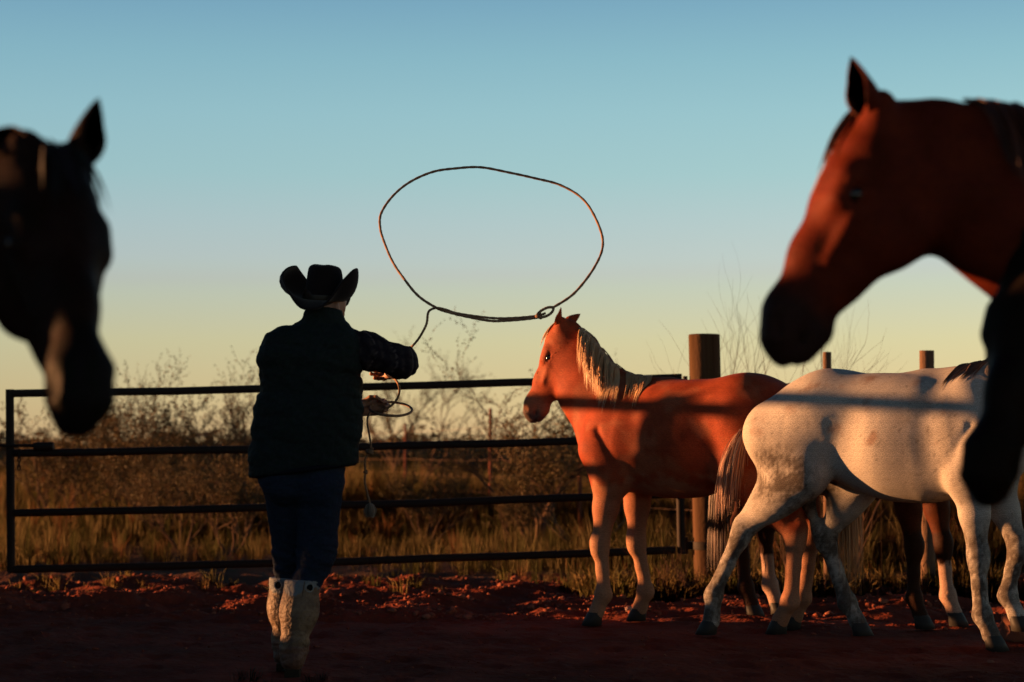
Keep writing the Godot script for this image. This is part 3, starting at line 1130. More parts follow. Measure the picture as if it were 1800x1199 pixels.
	horse("bay_horse", "dark bay horse close by on the left, head turned to the camera", common.merged({
		"at": bb, "turn": bt, "scale": 1.0, "cell": .03, "head_cell": .0075, "skin": near_skin, "forelock": 8, "coat": "bay", "legs": legs,
		"neck": [[Vector3(.46, 1.14, 0), .25], [Vector3(.68, 1.32, 0), .195], [inv * Vector3(-1.16, 1.44, -3.90), .155], [inv * Vector3(-.985, 1.48, -3.80), .120]],
		"head": head_at(inv * Vector3(-.858, 1.588, -3.75), inv.basis * Vector3(.144, -.520, .30), inv.basis * Vector3(-.80, .0, .60)),
		"ears": [[.9, .12, .040, .128], [-.7, 1.1, .036, .12]],
		"mane": [[1.0, 160, .24, rgb(.009, .007, .006), rgb(.016, .011, .009), .15, 1.0]],
		"tail": [Vector3(-.80, 1.20, 0), Vector3(-.30, -.35, 0), .55, .85, 120, rgb(.02, .015, .01), rgb(.03, .02, .015)],
	}))

	# black head low at the right edge
	legs = standing()
	bt = deg_to_rad(225)
	bb = Vector3(1.93, 0, -5.10)
	inv = Transform3D(Basis(Vector3.UP, bt), bb).affine_inverse()
	horse("black_horse", "black horse hanging its head under the sorrel neck at right edge", common.merged({
		"at": bb, "turn": bt, "scale": 1.0, "cell": .03, "head_cell": .0085, "skin": near_skin, "forelock": 6, "coat": "black", "legs": legs,
		"neck": [[Vector3(.46, 1.12, 0), .25], [Vector3(.72, 1.22, 0), .185], [inv * Vector3(1.31, 1.36, -4.45), .15], [inv * Vector3(1.22, 1.385, -4.37), .115]],
		"head": head_at(inv * Vector3(1.15, 1.465, -4.30), inv.basis * Vector3(-.195, -.51, .19), inv.basis * Vector3(-.85, .0, -.5)),
		"ears": [[.2, .25], [.2, .25]],
		"tail": [Vector3(-.80, 1.20, 0), Vector3(-.30, -.35, 0), .55, .85, 100, rgb(.02, .015, .01), rgb(.03, .02, .015)],
	}))

	# brown horse behind the grey
	legs = standing()
	legs.fl[0] += Vector3(.03, 0, 0)
	legs.fl[1] += Vector3(.06, 0, 0)
	legs.fl[2] += Vector3(.06, 0, 0)
	var brown := common.merged({
		"at": Vector3(2.03, 0, -11.87), "turn": deg_to_rad(-40), "scale": 1.01, "cell": .02, "head_cell": .016, "coat": "brown", "legs": legs,
		"neck": [[Vector3(.46, 1.13, 0), .25], [Vector3(.76, 1.28, 0), .18], [Vector3(1.0, 1.40, 0), .14], [Vector3(1.10, 1.46, 0), .105]],
		"head": head_at(Vector3(1.17, 1.55, 0), Vector3(.5, -.86, 0), Vector3(0, 0, 1)),
		"ears": [[.1, .28], [.1, .28]],
		"mane": [[1.0, 120, .24, rgb(.04, .018, .01), rgb(.10, .035, .018), .06, 1.0]],
		"tail": [Vector3(-.80, 1.20, 0), Vector3(-.30, -.35, 0), .55, .85, 140, rgb(.05, .02, .012), rgb(.10, .035, .018)],
	})
	horse("brown_horse", "reddish brown horse with pale fore socks standing behind the grey", brown)
	# three unseen horses added outside the frame to shade cowboy, chestnut and sorrel
	var tall := horse("brown_horse", "unseen tall brown horse added outside the left edge to shade the cowboy", brown.merged({
		"at": Vector3(-3.78, 0, -9.75), "turn": deg_to_rad(-16), "scale": 1.16, "cell": .04, "head_cell": .02,
		"neck": [[Vector3(.46, 1.13, 0), .30], [Vector3(.66, 1.36, 0), .27], [Vector3(.76, 1.53, 0), .23], [Vector3(.83, 1.64, 0), .17]],  # neck thickened so its shadow covers the vest
		"head": head_at(Vector3(.875, 1.735, 0), Vector3(.40, -.90, -.06), Vector3(.05, 0, 1)),
	}, true))
	var shade_twin: Node3D = tall.duplicate()
	shade_twin.name = numbered("brown_horse")
	add_child(shade_twin)
	shade_twin.position = Vector3(-4.25, 0, -12.745)
	shade_twin.rotation.y = PI - deg_to_rad(16)
	shade_twin.scale = Vector3(.98, .98, .44)  # squeezed sideways so its shadow falls as a narrow band
	shade_twin.set_meta("label", "unseen brown horse added outside the left edge, squeezed narrow to shade the chestnut")
	shade_twin = tall.duplicate()
	shade_twin.name = numbered("brown_horse")
	add_child(shade_twin)
	shade_twin.position = Vector3(-2.45, 0, -5.36)  # added where its back shades the lower face of the sorrel
	shade_twin.rotation.y = PI / 2
	shade_twin.set_meta("label", "unseen tall brown horse added outside the left edge to shade the sorrel")

# ---------------------------------------------------------------- the cowboy: x to the right, z towards the camera, he faces away
func hand_bones(wrist: Vector3, along: Vector3, palm: Vector3, thumb_side: Vector3, curl: float) -> Array:
	var s := []
	var x := along.normalized()
	var n := (palm - x * palm.dot(x)).normalized()
	var y := (thumb_side - x * thumb_side.dot(x) - n * thumb_side.dot(n)).normalized()
	var lengths := [[.040, .026, .020], [.045, .029, .021], [.042, .027, .021], [.032, .020, .018]]
	for i in 4:
		var off := y * (.030 - .020 * i)
		var knuckle := wrist + x * (.088 - .006 * absf(i - 1)) + off
		s.append(bone(wrist + off * .6, knuckle, .016, .012, .012))
		var a := curl * .55
		var p := knuckle
		for k in 3:
			var d := x * cos(a) + n * sin(a)
			var q: Vector3 = p + d * lengths[i][k]
			s.append(bone(p, q, .0095 - k * .001, .0088 - k * .001, .005))
			p = q
			a += curl
	var tb := wrist + x * .025 + y * .028
	var t1 := tb + (x * .6 + y * .6 + n * .5).normalized() * .040
	var t2 := t1 + (x * .7 + y * .05 + n * .7).normalized() * .030
	var t3 := t2 + (x * .6 - y * .5 + n * .6).normalized() * .024
	s.append(bone(wrist + y * .01, tb, .018, .016, .012))
	s.append(bone(tb, t1, .014, .0115, .008))
	s.append(bone(t1, t2, .011, .010, .004))
	s.append(bone(t2, t3, .010, .0085, .004))
	return s

func sculpt(bones: Array, lo: Vector3, hi: Vector3, cell: float, color: Color, mottle := .12) -> Shape:
	var f := Field.new(lo, hi, cell)
	for b in bones:
		f.bone(b)
	var s := Shape.new()
	f.surface(s)
	for i in s.v.size():
		s.c[i] = color * (1.0 + noise.get_noise_3dv(s.v[i] * 40.0) * mottle)
	return s

func build_person() -> void:
	var Z := Vector3.BACK
	var at := Vector3(-.97, 0, -8.95)
	at.y = ground_height(at.x, at.z)
	var o := thing("person", "person in black hat, dark quilted vest and jeans swinging a lasso", "person", at)
	var skin := paint(.55, .4)
	skin.subsurf_scatter_enabled = true
	skin.subsurf_scatter_strength = .05
	var wr := Vector3(.415, 1.372, -.20)      # right wrist
	var wl := Vector3(.262, 1.192, -.285)     # left wrist
	var look := Transform3D(Basis(Vector3.UP, deg_to_rad(-38)), Vector3(.122, 1.655, -.02))   # the head looks to the right, away
	var hd := []
	for b in [
		bone(Vector3(0, .035, .012), Vector3(0, .030, -.035), .083, .078, .04, Vector3.RIGHT, .88),
		bone(Vector3(0, -.02, -.04), Vector3(0, -.085, -.070), .062, .036, .05, Vector3.RIGHT, .92),
		bone(Vector3(0, .005, -.105), Vector3(0, -.035, -.122), .010, .014, .02),
		bone(Vector3(0, -.062, -.105), Vector3(0, -.070, -.102), .014, .016, .02),
		bone(Vector3(.082, -.005, .008), Vector3(.078, -.045, -.002), .013, .009, .012),
		bone(Vector3(-.082, -.005, .008), Vector3(-.078, -.045, -.002), .013, .009, .012),
		bone(Vector3(.03, .0, -.104), Vector3(.036, .0, -.100), .010, .010, .012, Z, 1.0, -1.0),
		bone(Vector3(-.03, .0, -.104), Vector3(-.036, .0, -.100), .010, .010, .012, Z, 1.0, -1.0)]:
		hd.append([look * (b[0] as Vector3), look * (b[1] as Vector3), b[2], b[3], b[4], look.basis * (b[5] as Vector3), b[6], b[7]])
	hd.append(bone(Vector3(.122, 1.62, .01), Vector3(.115, 1.50, .02), .056, .062, .04))
	var bd := hd.duplicate()
	bd.append_array([
		bone(Vector3(.035, .95, 0), Vector3(.06, 1.18, 0), .135, .125, .06, Z, .75), bone(Vector3(.06, 1.18, 0), Vector3(.075, 1.38, 0), .13, .145, .06, Z, .75),
		bone(Vector3(-.05, 1.46, 0), Vector3(.19, 1.465, 0), .06, .06, .06),
		bone(Vector3(.19, 1.465, 0), Vector3(.455, 1.395, 0), .050, .038, .04), bone(Vector3(.455, 1.395, 0), wr, .040, .027, .02),
		bone(Vector3(-.05, 1.46, 0), Vector3(.05, 1.235, -.20), .050, .038, .04), bone(Vector3(.05, 1.235, -.20), wl, .040, .027, .02),
		bone(Vector3(.095, .90, 0), Vector3(.094, .54, -.02), .080, .050, .05), bone(Vector3(.094, .54, -.02), Vector3(.0, .11, .03), .048, .036, .04),
		bone(Vector3(-.045, .90, 0), Vector3(-.04, .53, -.115), .080, .046, .05), bone(Vector3(-.04, .53, -.115), Vector3(-.065, .12, -.20), .046, .034, .04),
		bone(Vector3(.0, .07, .04), Vector3(-.03, .045, -.15), .034, .026, .03), bone(Vector3(-.065, .08, -.19), Vector3(-.08, .045, -.36), .034, .026, .03)])
	var tone := rgb(.28, .14, .09)
	var body := sculpt(bd, Vector3(-.25, .0, -.50), Vector3(.6, 1.80, .26), .014, tone)
	var hr := hand_bones(wr, Vector3(-.45, -.10, -.85), Vector3(-.75, .1, .5), Vector3(.1, 1, -.1), 1.05)
	hr.append(bone(Vector3(.455, 1.395, 0).lerp(wr, .8), wr, .028, .025, .01))
	var hl := hand_bones(wl, Vector3(.75, .12, -.35), Vector3(.35, -.2, .9), Vector3(.1, 1, .1), 1.05)
	hl.append(bone(Vector3(.05, 1.235, -.20).lerp(wl, .8), wl, .028, .025, .01))
	for h in [[hr, wr], [hl, wl]]:
		var f := Field.new(h[1] - Vector3.ONE * .16, h[1] + Vector3.ONE * .16, .0032)
		for b in h[0]:
			f.bone(b)
		var from := f.surface(body)
		for i in range(from, body.v.size()):
			body.c[i] = tone * (1.0 + noise.get_noise_3dv(body.v[i] * 40.0) * .12)
	put("body", body, skin, o)
	var hair := sculpt([bone(look * Vector3(0, .03, .022), look * Vector3(0, -.035, .035), .086, .062, .03)], Vector3(-.02, 1.5, -.16), Vector3(.27, 1.8, .16), .010, rgb(.03, .018, .012), .5)
	put("hair", hair, paint(.6, .4), o)
	# shirt of dark plaid: only the sleeves and a little collar show
	var cloth := paint(.85, .2)
	relief(cloth, grain_texture(.012, 4, 41), .5, Vector3(5, 5, 5))
	var sl := [
		bone(Vector3(.19, 1.475, 0), Vector3(.33, 1.445, 0), .088, .078, .05), bone(Vector3(.33, 1.445, 0), Vector3(.462, 1.403, .0), .076, .064, .04),
		bone(Vector3(.462, 1.403, 0), Vector3(.475, 1.395, -.02), .066, .066, .03), bone(Vector3(.470, 1.398, -.02), wr + Vector3(.008, .003, .025), .064, .046, .04),
		bone(Vector3(.28, 1.50, .03), Vector3(.36, 1.43, .055), .02, .02, .03), bone(Vector3(.35, 1.49, .02), Vector3(.41, 1.41, .055), .02, .02, .03), bone(Vector3(.40, 1.465, .01), Vector3(.46, 1.38, .045), .018, .02, .03),
		bone(Vector3(-.05, 1.465, 0), Vector3(.05, 1.235, -.20), .085, .066, .05), bone(Vector3(.05, 1.235, -.20), wl + Vector3(-.03, .003, .012), .066, .046, .04),
		bone(Vector3(.05, 1.10, 0), Vector3(.07, 1.42, 0), .14, .15, .05, Z, .75), bone(Vector3(.118, 1.50, .01), Vector3(.120, 1.585, .008), .075, .068, .04)]
	var f2 := Field.new(Vector3(-.25, .95, -.42), Vector3(.62, 1.66, .26), .010)
	for b in sl:
		f2.bone(b)
	var cell_at := 0
	for z in f2.nz:
		for y in f2.ny:
			for x in f2.nx:
				if absf(f2.d[cell_at]) < .05:
					var p := f2.o + Vector3(x, y, z) * f2.h
					f2.d[cell_at] += noise.get_noise_3dv(Vector3(p.x * 46 + p.y * 22, p.y * 16, p.z * 18)) * .012
				cell_at += 1
	f2.plane(Vector3(.05, 1, .1).normalized(), 1.585)
	var shirt := Shape.new()
	f2.surface(shirt)
	for i in shirt.v.size():
		var p := shirt.v[i]
		var along := p.x * 1.0 - p.z * .9
		var c := rgb(.016, .014, .016)
		if fposmod(along, .052) < .020: c = c.lerp(rgb(.045, .033, .033), .55)
		if fposmod(p.y + p.x * .25, .048) < .017: c = c.lerp(rgb(.010, .010, .014), .7)
		if fposmod(along + .03, .104) < .006: c = rgb(.08, .06, .055)
		shirt.c[i] = c
	put("shirt", shirt, cloth, o)
	# quilted vest
	var f := Field.new(Vector3(-.32, .86, -.36), Vector3(.42, 1.66, .30), .0095)
	for b in [
		bone(Vector3(.02, .95, 0), Vector3(.055, 1.15, 0), .214, .214, .08, Z, .72), bone(Vector3(.055, 1.15, 0), Vector3(.075, 1.33, 0), .218, .212, .08, Z, .72),
		bone(Vector3(-.05, .945, .01), Vector3(.125, .95, .01), .140, .138, .06, Z, .85),
		bone(Vector3(-.050, 1.425, .0), Vector3(.190, 1.470, .0), .086, .092, .09), bone(Vector3(-.03, 1.42, .045), Vector3(.15, 1.43, .045), .12, .115, .07),
		bone(Vector3(.115, 1.52, .016), Vector3(.122, 1.60, .016), .090, .082, .05)]:
		f.bone(b)
	var i := 0
	for z in f.nz:
		for y in f.ny:
			for x in f.nx:
				var g := f.d[i]
				if absf(g) < .08:
					var p := f.o + Vector3(x, y, z) * f.h
					var seam := fposmod(p.y - .925 + p.x * .07 + noise.get_noise_2d(p.x * 12, p.z * 12) * .014, .108) / .108
					var puff := pow(sin(PI * seam), .40) * .0085
					var folds := noise.get_noise_3dv(Vector3(p.x * 13, p.y * 30 + p.x * 14, p.z * 13)) * .012
					folds += noise.get_noise_3dv(Vector3(p.x * 45, p.y * 80, p.z * 45)) * .003
					f.d[i] = g - puff - folds
				i += 1
	f.plane(Vector3(.13, -1, 0).normalized(), -.895)
	f.plane(Vector3(.0, 1, -.12).normalized(), 1.618)
	var vest := Shape.new()
	f.surface(vest)
	for k in vest.v.size():
		vest.c[k] = rgb(.015, .020, .019) * (1.0 + noise.get_noise_3dv(vest.v[k] * 90.0) * .3)
	var nylon := paint(.72, .14)
	relief(nylon, grain_texture(.03, 3, 42), .10, Vector3(10, 10, 10))
	put("vest", vest, nylon, o)
	var hem := Shape.new()
	var hp := PackedVector3Array()
	for k in 41:
		var a := TAU * k / 40
		hp.append(Vector3(.040 + cos(a) * .222, .913 + .13 * (.04 + cos(a) * .222) * 1.0 - .004, sin(a) * .162))
	hem.tube(hp, filled(41, .011), 8, rgb(.009, .011, .013), false)
	put("hem", hem, nylon, o)
	# jeans
	var denim := paint(.85, .2)
	relief(denim, grain_texture(.015, 4, 43), .5, Vector3(5, 5, 5))
	var fj := Field.new(Vector3(-.28, .28, -.34), Vector3(.34, 1.05, .24), .0095)
	for b in [
		bone(Vector3(-.055, .93, 0), Vector3(.095, .93, 0), .125, .125, .06, Z, .88), bone(Vector3(-.05, .87, .045), Vector3(-.045, .85, .045), .098, .095, .05), bone(Vector3(.095, .87, .045), Vector3(.10, .85, .045), .10, .098, .05),
		bone(Vector3(.105, .86, .01), Vector3(.096, .55, -.02), .110, .083, .03), bone(Vector3(.096, .55, -.02), Vector3(.044, .375, .01), .084, .064, .04),
		bone(Vector3(-.050, .86, -.005), Vector3(-.040, .53, -.115), .100, .072, .012), bone(Vector3(-.040, .53, -.115), Vector3(-.052, .37, -.15), .072, .060, .03)]:
		fj.bone(b)
	i = 0
	for z in fj.nz:
		for y in fj.ny:
			for x in fj.nx:
				var g := fj.d[i]
				if absf(g) < .06:
					var p := fj.o + Vector3(x, y, z) * fj.h
					var low := smoothstep(.66, .40, p.y)
					fj.d[i] = g - noise.get_noise_3dv(Vector3(p.x * 16, p.y * 40 + p.x * 14, p.z * 16)) * (.006 + .014 * low)
				i += 1
	fj.plane(Vector3(0, -1, 0), -.365)
	var jeans := Shape.new()
	fj.surface(jeans)
	for k in jeans.v.size():
		jeans.c[k] = rgb(.015, .021, .036) * (1.0 + noise.get_noise_3dv(jeans.v[k] * 100.0) * .25)
	put("jeans", jeans, denim, o)
	# boots
	var hide := paint(.62, .4)
	relief(hide, grain_texture(.014, 4, 44), .6, Vector3(6, 6, 6))
	var feet := [[Vector3(.038, .405, .005), Vector3(-.002, .13, .035), Vector3(-.035, .042, -.185), "right"], [Vector3(-.052, .405, -.145), Vector3(-.066, .14, -.205), Vector3(-.085, .045, -.42), "left"]]
	for e in feet:
		var top: Vector3 = e[0]
		var ank: Vector3 = e[1]
		var toe: Vector3 = e[2]
		var heel := Vector3(ank.x, .05, ank.z + .025)
		var ball := toe.lerp(heel, .38) + Vector3(0, .004, 0)
		var bs := [bone(top + Vector3(0, .05, 0), top.lerp(ank, .45), .083, .079, .04, Z, .95), bone(top.lerp(ank, .45), ank, .076, .054, .05, Z, 1.0), bone(ank, heel + Vector3(0, .035, 0), .054, .042, .04), bone(ank + Vector3(0, -.03, -.02), ball + Vector3(0, .01, 0), .050, .044, .05), bone(heel + Vector3(0, .01, 0), ball, .036, .042, .03), bone(ball, toe, .042, .018, .03), ]
		var fb := Field.new(Vector3(-.22, .0, -.5), Vector3(.18, .48, .16), .0085)
		for b in bs:
			fb.bone(b)
		i = 0
		for z in fb.nz:
			for y in fb.ny:
				for x in fb.nx:
					if absf(fb.d[i]) < .05:
						var p := fb.o + Vector3(x, y, z) * fb.h
						fb.d[i] += noise.get_noise_3dv(Vector3(p.x * 18, p.y * 50, p.z * 18)) * .010 * smoothstep(.30, .12, p.y)
					i += 1
		# the top is cut in a scallop: two low slopes meet at the back
		fb.plane(Vector3(0, 1, 0).normalized(), .425)
		fb.plane(Vector3(0, -1, 0), -.022)
		var bt := Shape.new()
		fb.surface(bt)
		for k in bt.v.size():
			var p := bt.v[k]
			var c := rgb(.20, .132, .080).lerp(rgb(.080, .048, .028), clampf(.42 + noise.get_noise_3dv(p * 26.0) * 1.3, 0, 1))
			if absf(sin(p.x * 130.0 + sin(p.y * 60.0) * 1.6)) < .16 and p.y > .15: c = c.lerp(rgb(.10, .06, .04), .6)
			var scallop := .375 + .022 * sin((p.x - top.x) * 40.0)
			if p.y > scallop: c = rgb(.14, .16, .17)
			if p.y < .13 + noise.get_noise_3dv(p * 24.0) * .03: c = c.lerp(rgb(.10, .045, .03), .8)
			bt.c[k] = c
		var boot := put("boot", bt, hide, o)
		var dark := paint(.8, .2)
		for sx in ([-1.0, 1.0] if e[3] == "right" else [-1.0]):
			var ca: float = PI / 2 - sx * .42
			var ctr := top + Vector3(cos(ca) * .081, -.012, sin(ca) * .077)
			var nn := Vector3(cos(ca), 0, sin(ca))
			var tn := Vector3(-nn.z, 0, nn.x)
			var hole := Shape.new()
			hole.lathe(Transform3D(Basis(tn, nn, tn.cross(nn)).scaled(Vector3.ONE), ctr), PackedVector2Array([Vector2(.0155, -.004), Vector2(.0155, .001), Vector2(.012, .0022), Vector2(.0005, .0025)]), 20, rgb(.006, .005, .005))
			hole.soften()
			put("pull_hole", hole, dark, boot)
			var rim := Shape.new()
			var rp := PackedVector3Array()
			for k in 25:
				rp.append(ctr + nn * .001 + tn * cos(TAU * k / 24) * .0185 + Vector3.UP * sin(TAU * k / 24) * .0195)
			rim.tube(rp, filled(25, .0032), 6, rgb(.22, .22, .21), false)
			put("pull_rim", rim, hide, boot)
		var pipe_pts := PackedVector3Array()
		for k in 12:
			var q := (top + Vector3(0, .015, 0)).lerp(ank, k / 11.0)
			pipe_pts.append(q + Vector3(.012, 0, lerpf(.0765, .053, smoothstep(.3, 1.0, k / 11.0))))
		var piping := Shape.new()
		piping.tube(pipe_pts, filled(12, .0035), 6, rgb(.10, .055, .035))
		put("piping", piping, hide, boot)
		var hs := Shape.new()
		hs.box(Transform3D(Basis(), heel + Vector3(0, -.034, .008)), Vector3(.066, .034, .062), rgb(.03, .02, .015))
		put("heel", hs, dark, boot)
		var so := Shape.new()
		var sp := []
		for f3 in [[0.0, .031], [.3, .026], [.62, .043], [.85, .034], [1.0, .008]]:
			var q := heel.lerp(toe, f3[0])
			var sd := (toe - heel).cross(Vector3.UP).normalized()
			sp.append(PackedVector3Array([q + sd * f3[1] + Vector3(0, -.020 - (.012 if f3[0] > .3 else 0.0), 0), q - sd * f3[1] + Vector3(0, -.020 - (.012 if f3[0] > .3 else 0.0), 0), q - sd * f3[1] + Vector3(0, -.028 - (.012 if f3[0] > .3 else 0.0), 0), q + sd * f3[1] + Vector3(0, -.028 - (.012 if f3[0] > .3 else 0.0), 0)]))
		so.sheet(sp, true, rgb(.03, .02, .015))
		so.soften()
		so.outward()
		put("sole", so, dark, boot)
	# hat: brim curled up high at both sides, creased crown
	var felt := paint(.9, .15)
	relief(felt, grain_texture(.04, 4, 45), .06, Vector3(12, 12, 12))
	felt.rim_enabled = true
	felt.rim = .2
	var ht := Transform3D(Basis(Vector3.UP, deg_to_rad(-15)) * Basis(Vector3.RIGHT, deg_to_rad(6)) * Basis(Vector3.BACK, deg_to_rad(-4)), Vector3(.122, 1.678, -.012))
	var black := rgb(.013, .011, .010)
	var rows := []
	for pass_ in 2:
		for j in 9:
			var t := j / 8.0 if pass_ == 0 else 1.0 - j / 8.0
			var row := PackedVector3Array()
			for k in 56:
				var a := TAU * k / 56
				var sx := cos(a)
				var sz := sin(a)
				var left := sx < 0.0
				var c3 := pow(absf(sx), 1.15)
				var turn := deg_to_rad(148.0 if left else 112.0) * t * c3
				var flat := Vector3(sx * lerpf(.078, .185, t), -.036 * t * t, sz * lerpf(.096, .195, t))
				var rolled := Vector3(sx * (.078 + (.130 if left else .072) * sin(turn)), (.080 if left else .110) * (1.0 - cos(turn)), sz * lerpf(.096, .195 if left else .135, t))
				var q3 := flat.lerp(rolled, smoothstep(0.0, .75, c3))
				var x := q3.x
				var y := q3.y
				var z2 := q3.z
				var thick := .0035
				var nrm := Vector3(-signf(sx) * sin(turn), cos(turn), 0).normalized()
				row.append(ht * (Vector3(x, y, z2) + nrm * (-thick if pass_ == 0 else thick)))
			rows.append(row)
	var brim := Shape.new()
	brim.sheet(rows, true, black)
	brim.soften()
	var hat := put("hat", brim, felt, o)
	rows = []
	for j in 15:
		var t := j / 14.0
		var row := PackedVector3Array()
		for k in 48:
			var a := TAU * k / 48
			var sx := cos(a)
			var sz := sin(a)
			var shrink := 1.0 - .24 * pow(t, 1.4) if t < .60 else (1.0 - .24 * pow(t, 1.4)) * sqrt(maxf(0.0, 1.0 - pow((t - .60) / .40, 2.2)))
			var pinch := 1.0 - .22 * smoothstep(.3, 1.0, t) * smoothstep(.2, -1.0, sz)
			var x := sx * .086 * shrink * pinch
			var z2 := sz * .098 * shrink
			var y := .156 * sin(minf(t / .92, 1.0) * PI / 2.0)
			y += .012 * sz * t
			var crease := exp(-pow(x / .022, 2.0)) * smoothstep(.55, .9, t) * .008 * smoothstep(.098, .06, absf(z2))
			row.append(ht * Vector3(x, y - crease, z2))
		rows.append(row)
	var crown := Shape.new()
	crown.sheet(rows, true, black)
	crown.soften()
	put("crown", crown, felt, hat)
	var band := Shape.new()
	rows = []
	for y in [.004, .007, .024, .027]:
		var row := PackedVector3Array()
		for k in 48:
			var a := TAU * k / 48
			var w := .0018 if y < .005 or y > .026 else .0036
			row.append(ht * Vector3(cos(a) * (.0795 + w), y, sin(a) * (.0975 + w)))
		rows.append(row)
	band.sheet(rows, true, rgb(.030, .020, .014))
	band.soften()
	put("hat_band", band, paint(.5, .4), hat)

func build_rope() -> void:
	var m := paint(.8, .3)
	var tan_ := rgb(.23, .125, .070)
	var o := thing("lasso", "tan lariat rope spinning in a wide loop above the cowboy's arm", "rope", Vector3(-.5, 0, -9))
	var base := Vector3(.5, 0, 9)
	var loop := [Vector3(-0.292, 1.631, -8.859), Vector3(-0.343, 1.652, -8.876), Vector3(-0.422, 1.707, -8.918), Vector3(-0.489, 1.789, -8.982), Vector3(-0.545, 1.873, -9.046), Vector3(-0.589, 1.972, -9.121), Vector3(-0.611, 2.044, -9.174), Vector3(-0.610, 2.117, -9.227), Vector3(-0.561, 2.205, -9.291), Vector3(-0.484, 2.279, -9.345), Vector3(-0.378, 2.333, -9.383), Vector3(-0.270, 2.352, -9.396), Vector3(-0.149, 2.358, -9.400), Vector3(-0.013, 2.330, -9.381), Vector3(0.108, 2.300, -9.359), Vector3(0.228, 2.264, -9.334), Vector3(0.333, 2.190, -9.281), Vector3(0.396, 2.073, -9.195), Vector3(0.418, 1.958, -9.110), Vector3(0.375, 1.845, -9.025), Vector3(0.281, 1.720, -8.929), Vector3(0.183, 1.650, -8.873)]
	var under := [Vector3(0.125, 1.606, -8.850), Vector3(0.06, 1.597, -8.85), Vector3(-0.03, 1.590, -8.85), Vector3(-0.10, 1.590, -8.85), Vector3(-.20, 1.608, -8.852)]
	under.append_array(loop)
	var honda := [Vector3(0.183, 1.650, -8.873), Vector3(0.180, 1.631, -8.859), Vector3(0.157, 1.612, -8.844), Vector3(0.127, 1.604, -8.837), Vector3(0.111, 1.612, -8.844), Vector3(0.127, 1.633, -8.861), Vector3(0.158, 1.650, -8.873)]
	var spoke := [Vector3(0.150, 1.625, -8.866), Vector3(0.114, 1.613, -8.860), Vector3(0.025, 1.604, -8.862), Vector3(-0.076, 1.602, -8.862), Vector3(-0.178, 1.613, -8.862), Vector3(-0.254, 1.626, -8.862), Vector3(-0.292, 1.639, -8.862), Vector3(-0.335, 1.648, -8.862), Vector3(-0.367, 1.642, -8.907), Vector3(-0.378, 1.624, -8.913), Vector3(-0.383, 1.584, -8.917), Vector3(-0.399, 1.549, -8.927), Vector3(-0.427, 1.509, -8.965), Vector3(-0.472, 1.469, -9.05), Vector3(-0.535, 1.420, -9.17), Vector3(-0.590, 1.366, -9.235), Vector3(-0.575, 1.348, -9.23), Vector3(-0.545, 1.345, -9.15), Vector3(-0.520, 1.316, -9.09), Vector3(-0.515, 1.283, -9.100), Vector3(-0.529, 1.245, -9.120), Vector3(-0.561, 1.214, -9.140), Vector3(-0.607, 1.196, -9.160), Vector3(-0.650, 1.191, -9.200)]
	var coil := [Vector3(-0.461, 1.199, -9.180), Vector3(-0.466, 1.186, -9.119), Vector3(-0.484, 1.176, -9.067), Vector3(-0.513, 1.170, -9.032), Vector3(-0.549, 1.170, -9.020), Vector3(-0.586, 1.174, -9.032), Vector3(-0.619, 1.183, -9.067), Vector3(-0.644, 1.195, -9.119), Vector3(-0.656, 1.209, -9.180), Vector3(-0.652, 1.222, -9.241), Vector3(-0.635, 1.233, -9.293), Vector3(-0.605, 1.239, -9.328), Vector3(-0.568, 1.240, -9.340), Vector3(-0.530, 1.235, -9.328), Vector3(-0.496, 1.226, -9.293), Vector3(-0.472, 1.213, -9.241)]
	var tail := [Vector3(-0.650, 1.189, -9.160), Vector3(-0.663, 1.153, -9.120), Vector3(-0.652, 1.083, -9.100), Vector3(-0.644, 1.031, -9.100), Vector3(-0.649, 1.000, -9.100), Vector3(-0.667, 0.984, -9.100), Vector3(-0.672, 0.953, -9.100), Vector3(-0.669, 0.915, -9.100), Vector3(-0.672, 0.868, -9.100), Vector3(-0.661, 0.821, -9.100), Vector3(-0.648, 0.775, -9.100)]
	for e in [["loop", under, .0060, false], ["honda", honda, .0062, true], ["spoke", spoke, .0055, false], ["coil", coil, .0060, true], ["tail", tail, .0050, false]]:
		var pts := smooth_path(e[1], 9, e[3])
		var s := Shape.new()
		var radii := PackedFloat32Array()
		for i in pts.size():
			pts[i] += base
			radii.append(e[2] * (1.0 + .10 * sin(i * 2.1)))
		s.tube(pts, radii, 8, tan_)
		for i in s.v.size():
			s.c[i] = tan_ * (1.0 + .35 * sin(i * 1.7))
		put(e[0], s, m, o)
	# knots, and the frayed end
	for e in [[Vector3(.118, 1.610, -8.845), .013], [Vector3(-.650, 1.010, -9.10), .015], [Vector3(-.669, .915, -9.10), .009]]:
		var k := Shape.new()
		var kp := PackedVector3Array()
		for i in 26:
			var a := TAU * i / 12.0
			kp.append((e[0] as Vector3) + base + Vector3(cos(a) * e[1] * .8, (i - 13) * e[1] * .06 + sin(a * .5) * .002, sin(a) * e[1] * .8))
		k.tube(kp, filled(26, e[1] * .45), 6, tan_ * .85)
		put("knot", k, m, o)
	var tuft := Shape.new()
	var top := Vector3(-.648, .775, -9.10) + base
	for i in 90:
		var a := rng.randf() * TAU
		var r := rng.randf_range(.3, 1.0)
		var out := Vector3(cos(a), 0, sin(a)) * r
		tuft.tube(PackedVector3Array([top, top + out * .020 + Vector3(0, -.012, 0), top + out * .031 + Vector3(0, -.034, 0), top + out * .024 + Vector3(0, -.058 - rng.randf() * .012, 0)]), PackedFloat32Array([.002, .0022, .002, .0008]), 3, rgb(.30, .22, .16) * rng.randf_range(.6, 1.2), false)
	put("tassel", tuft, m, o)

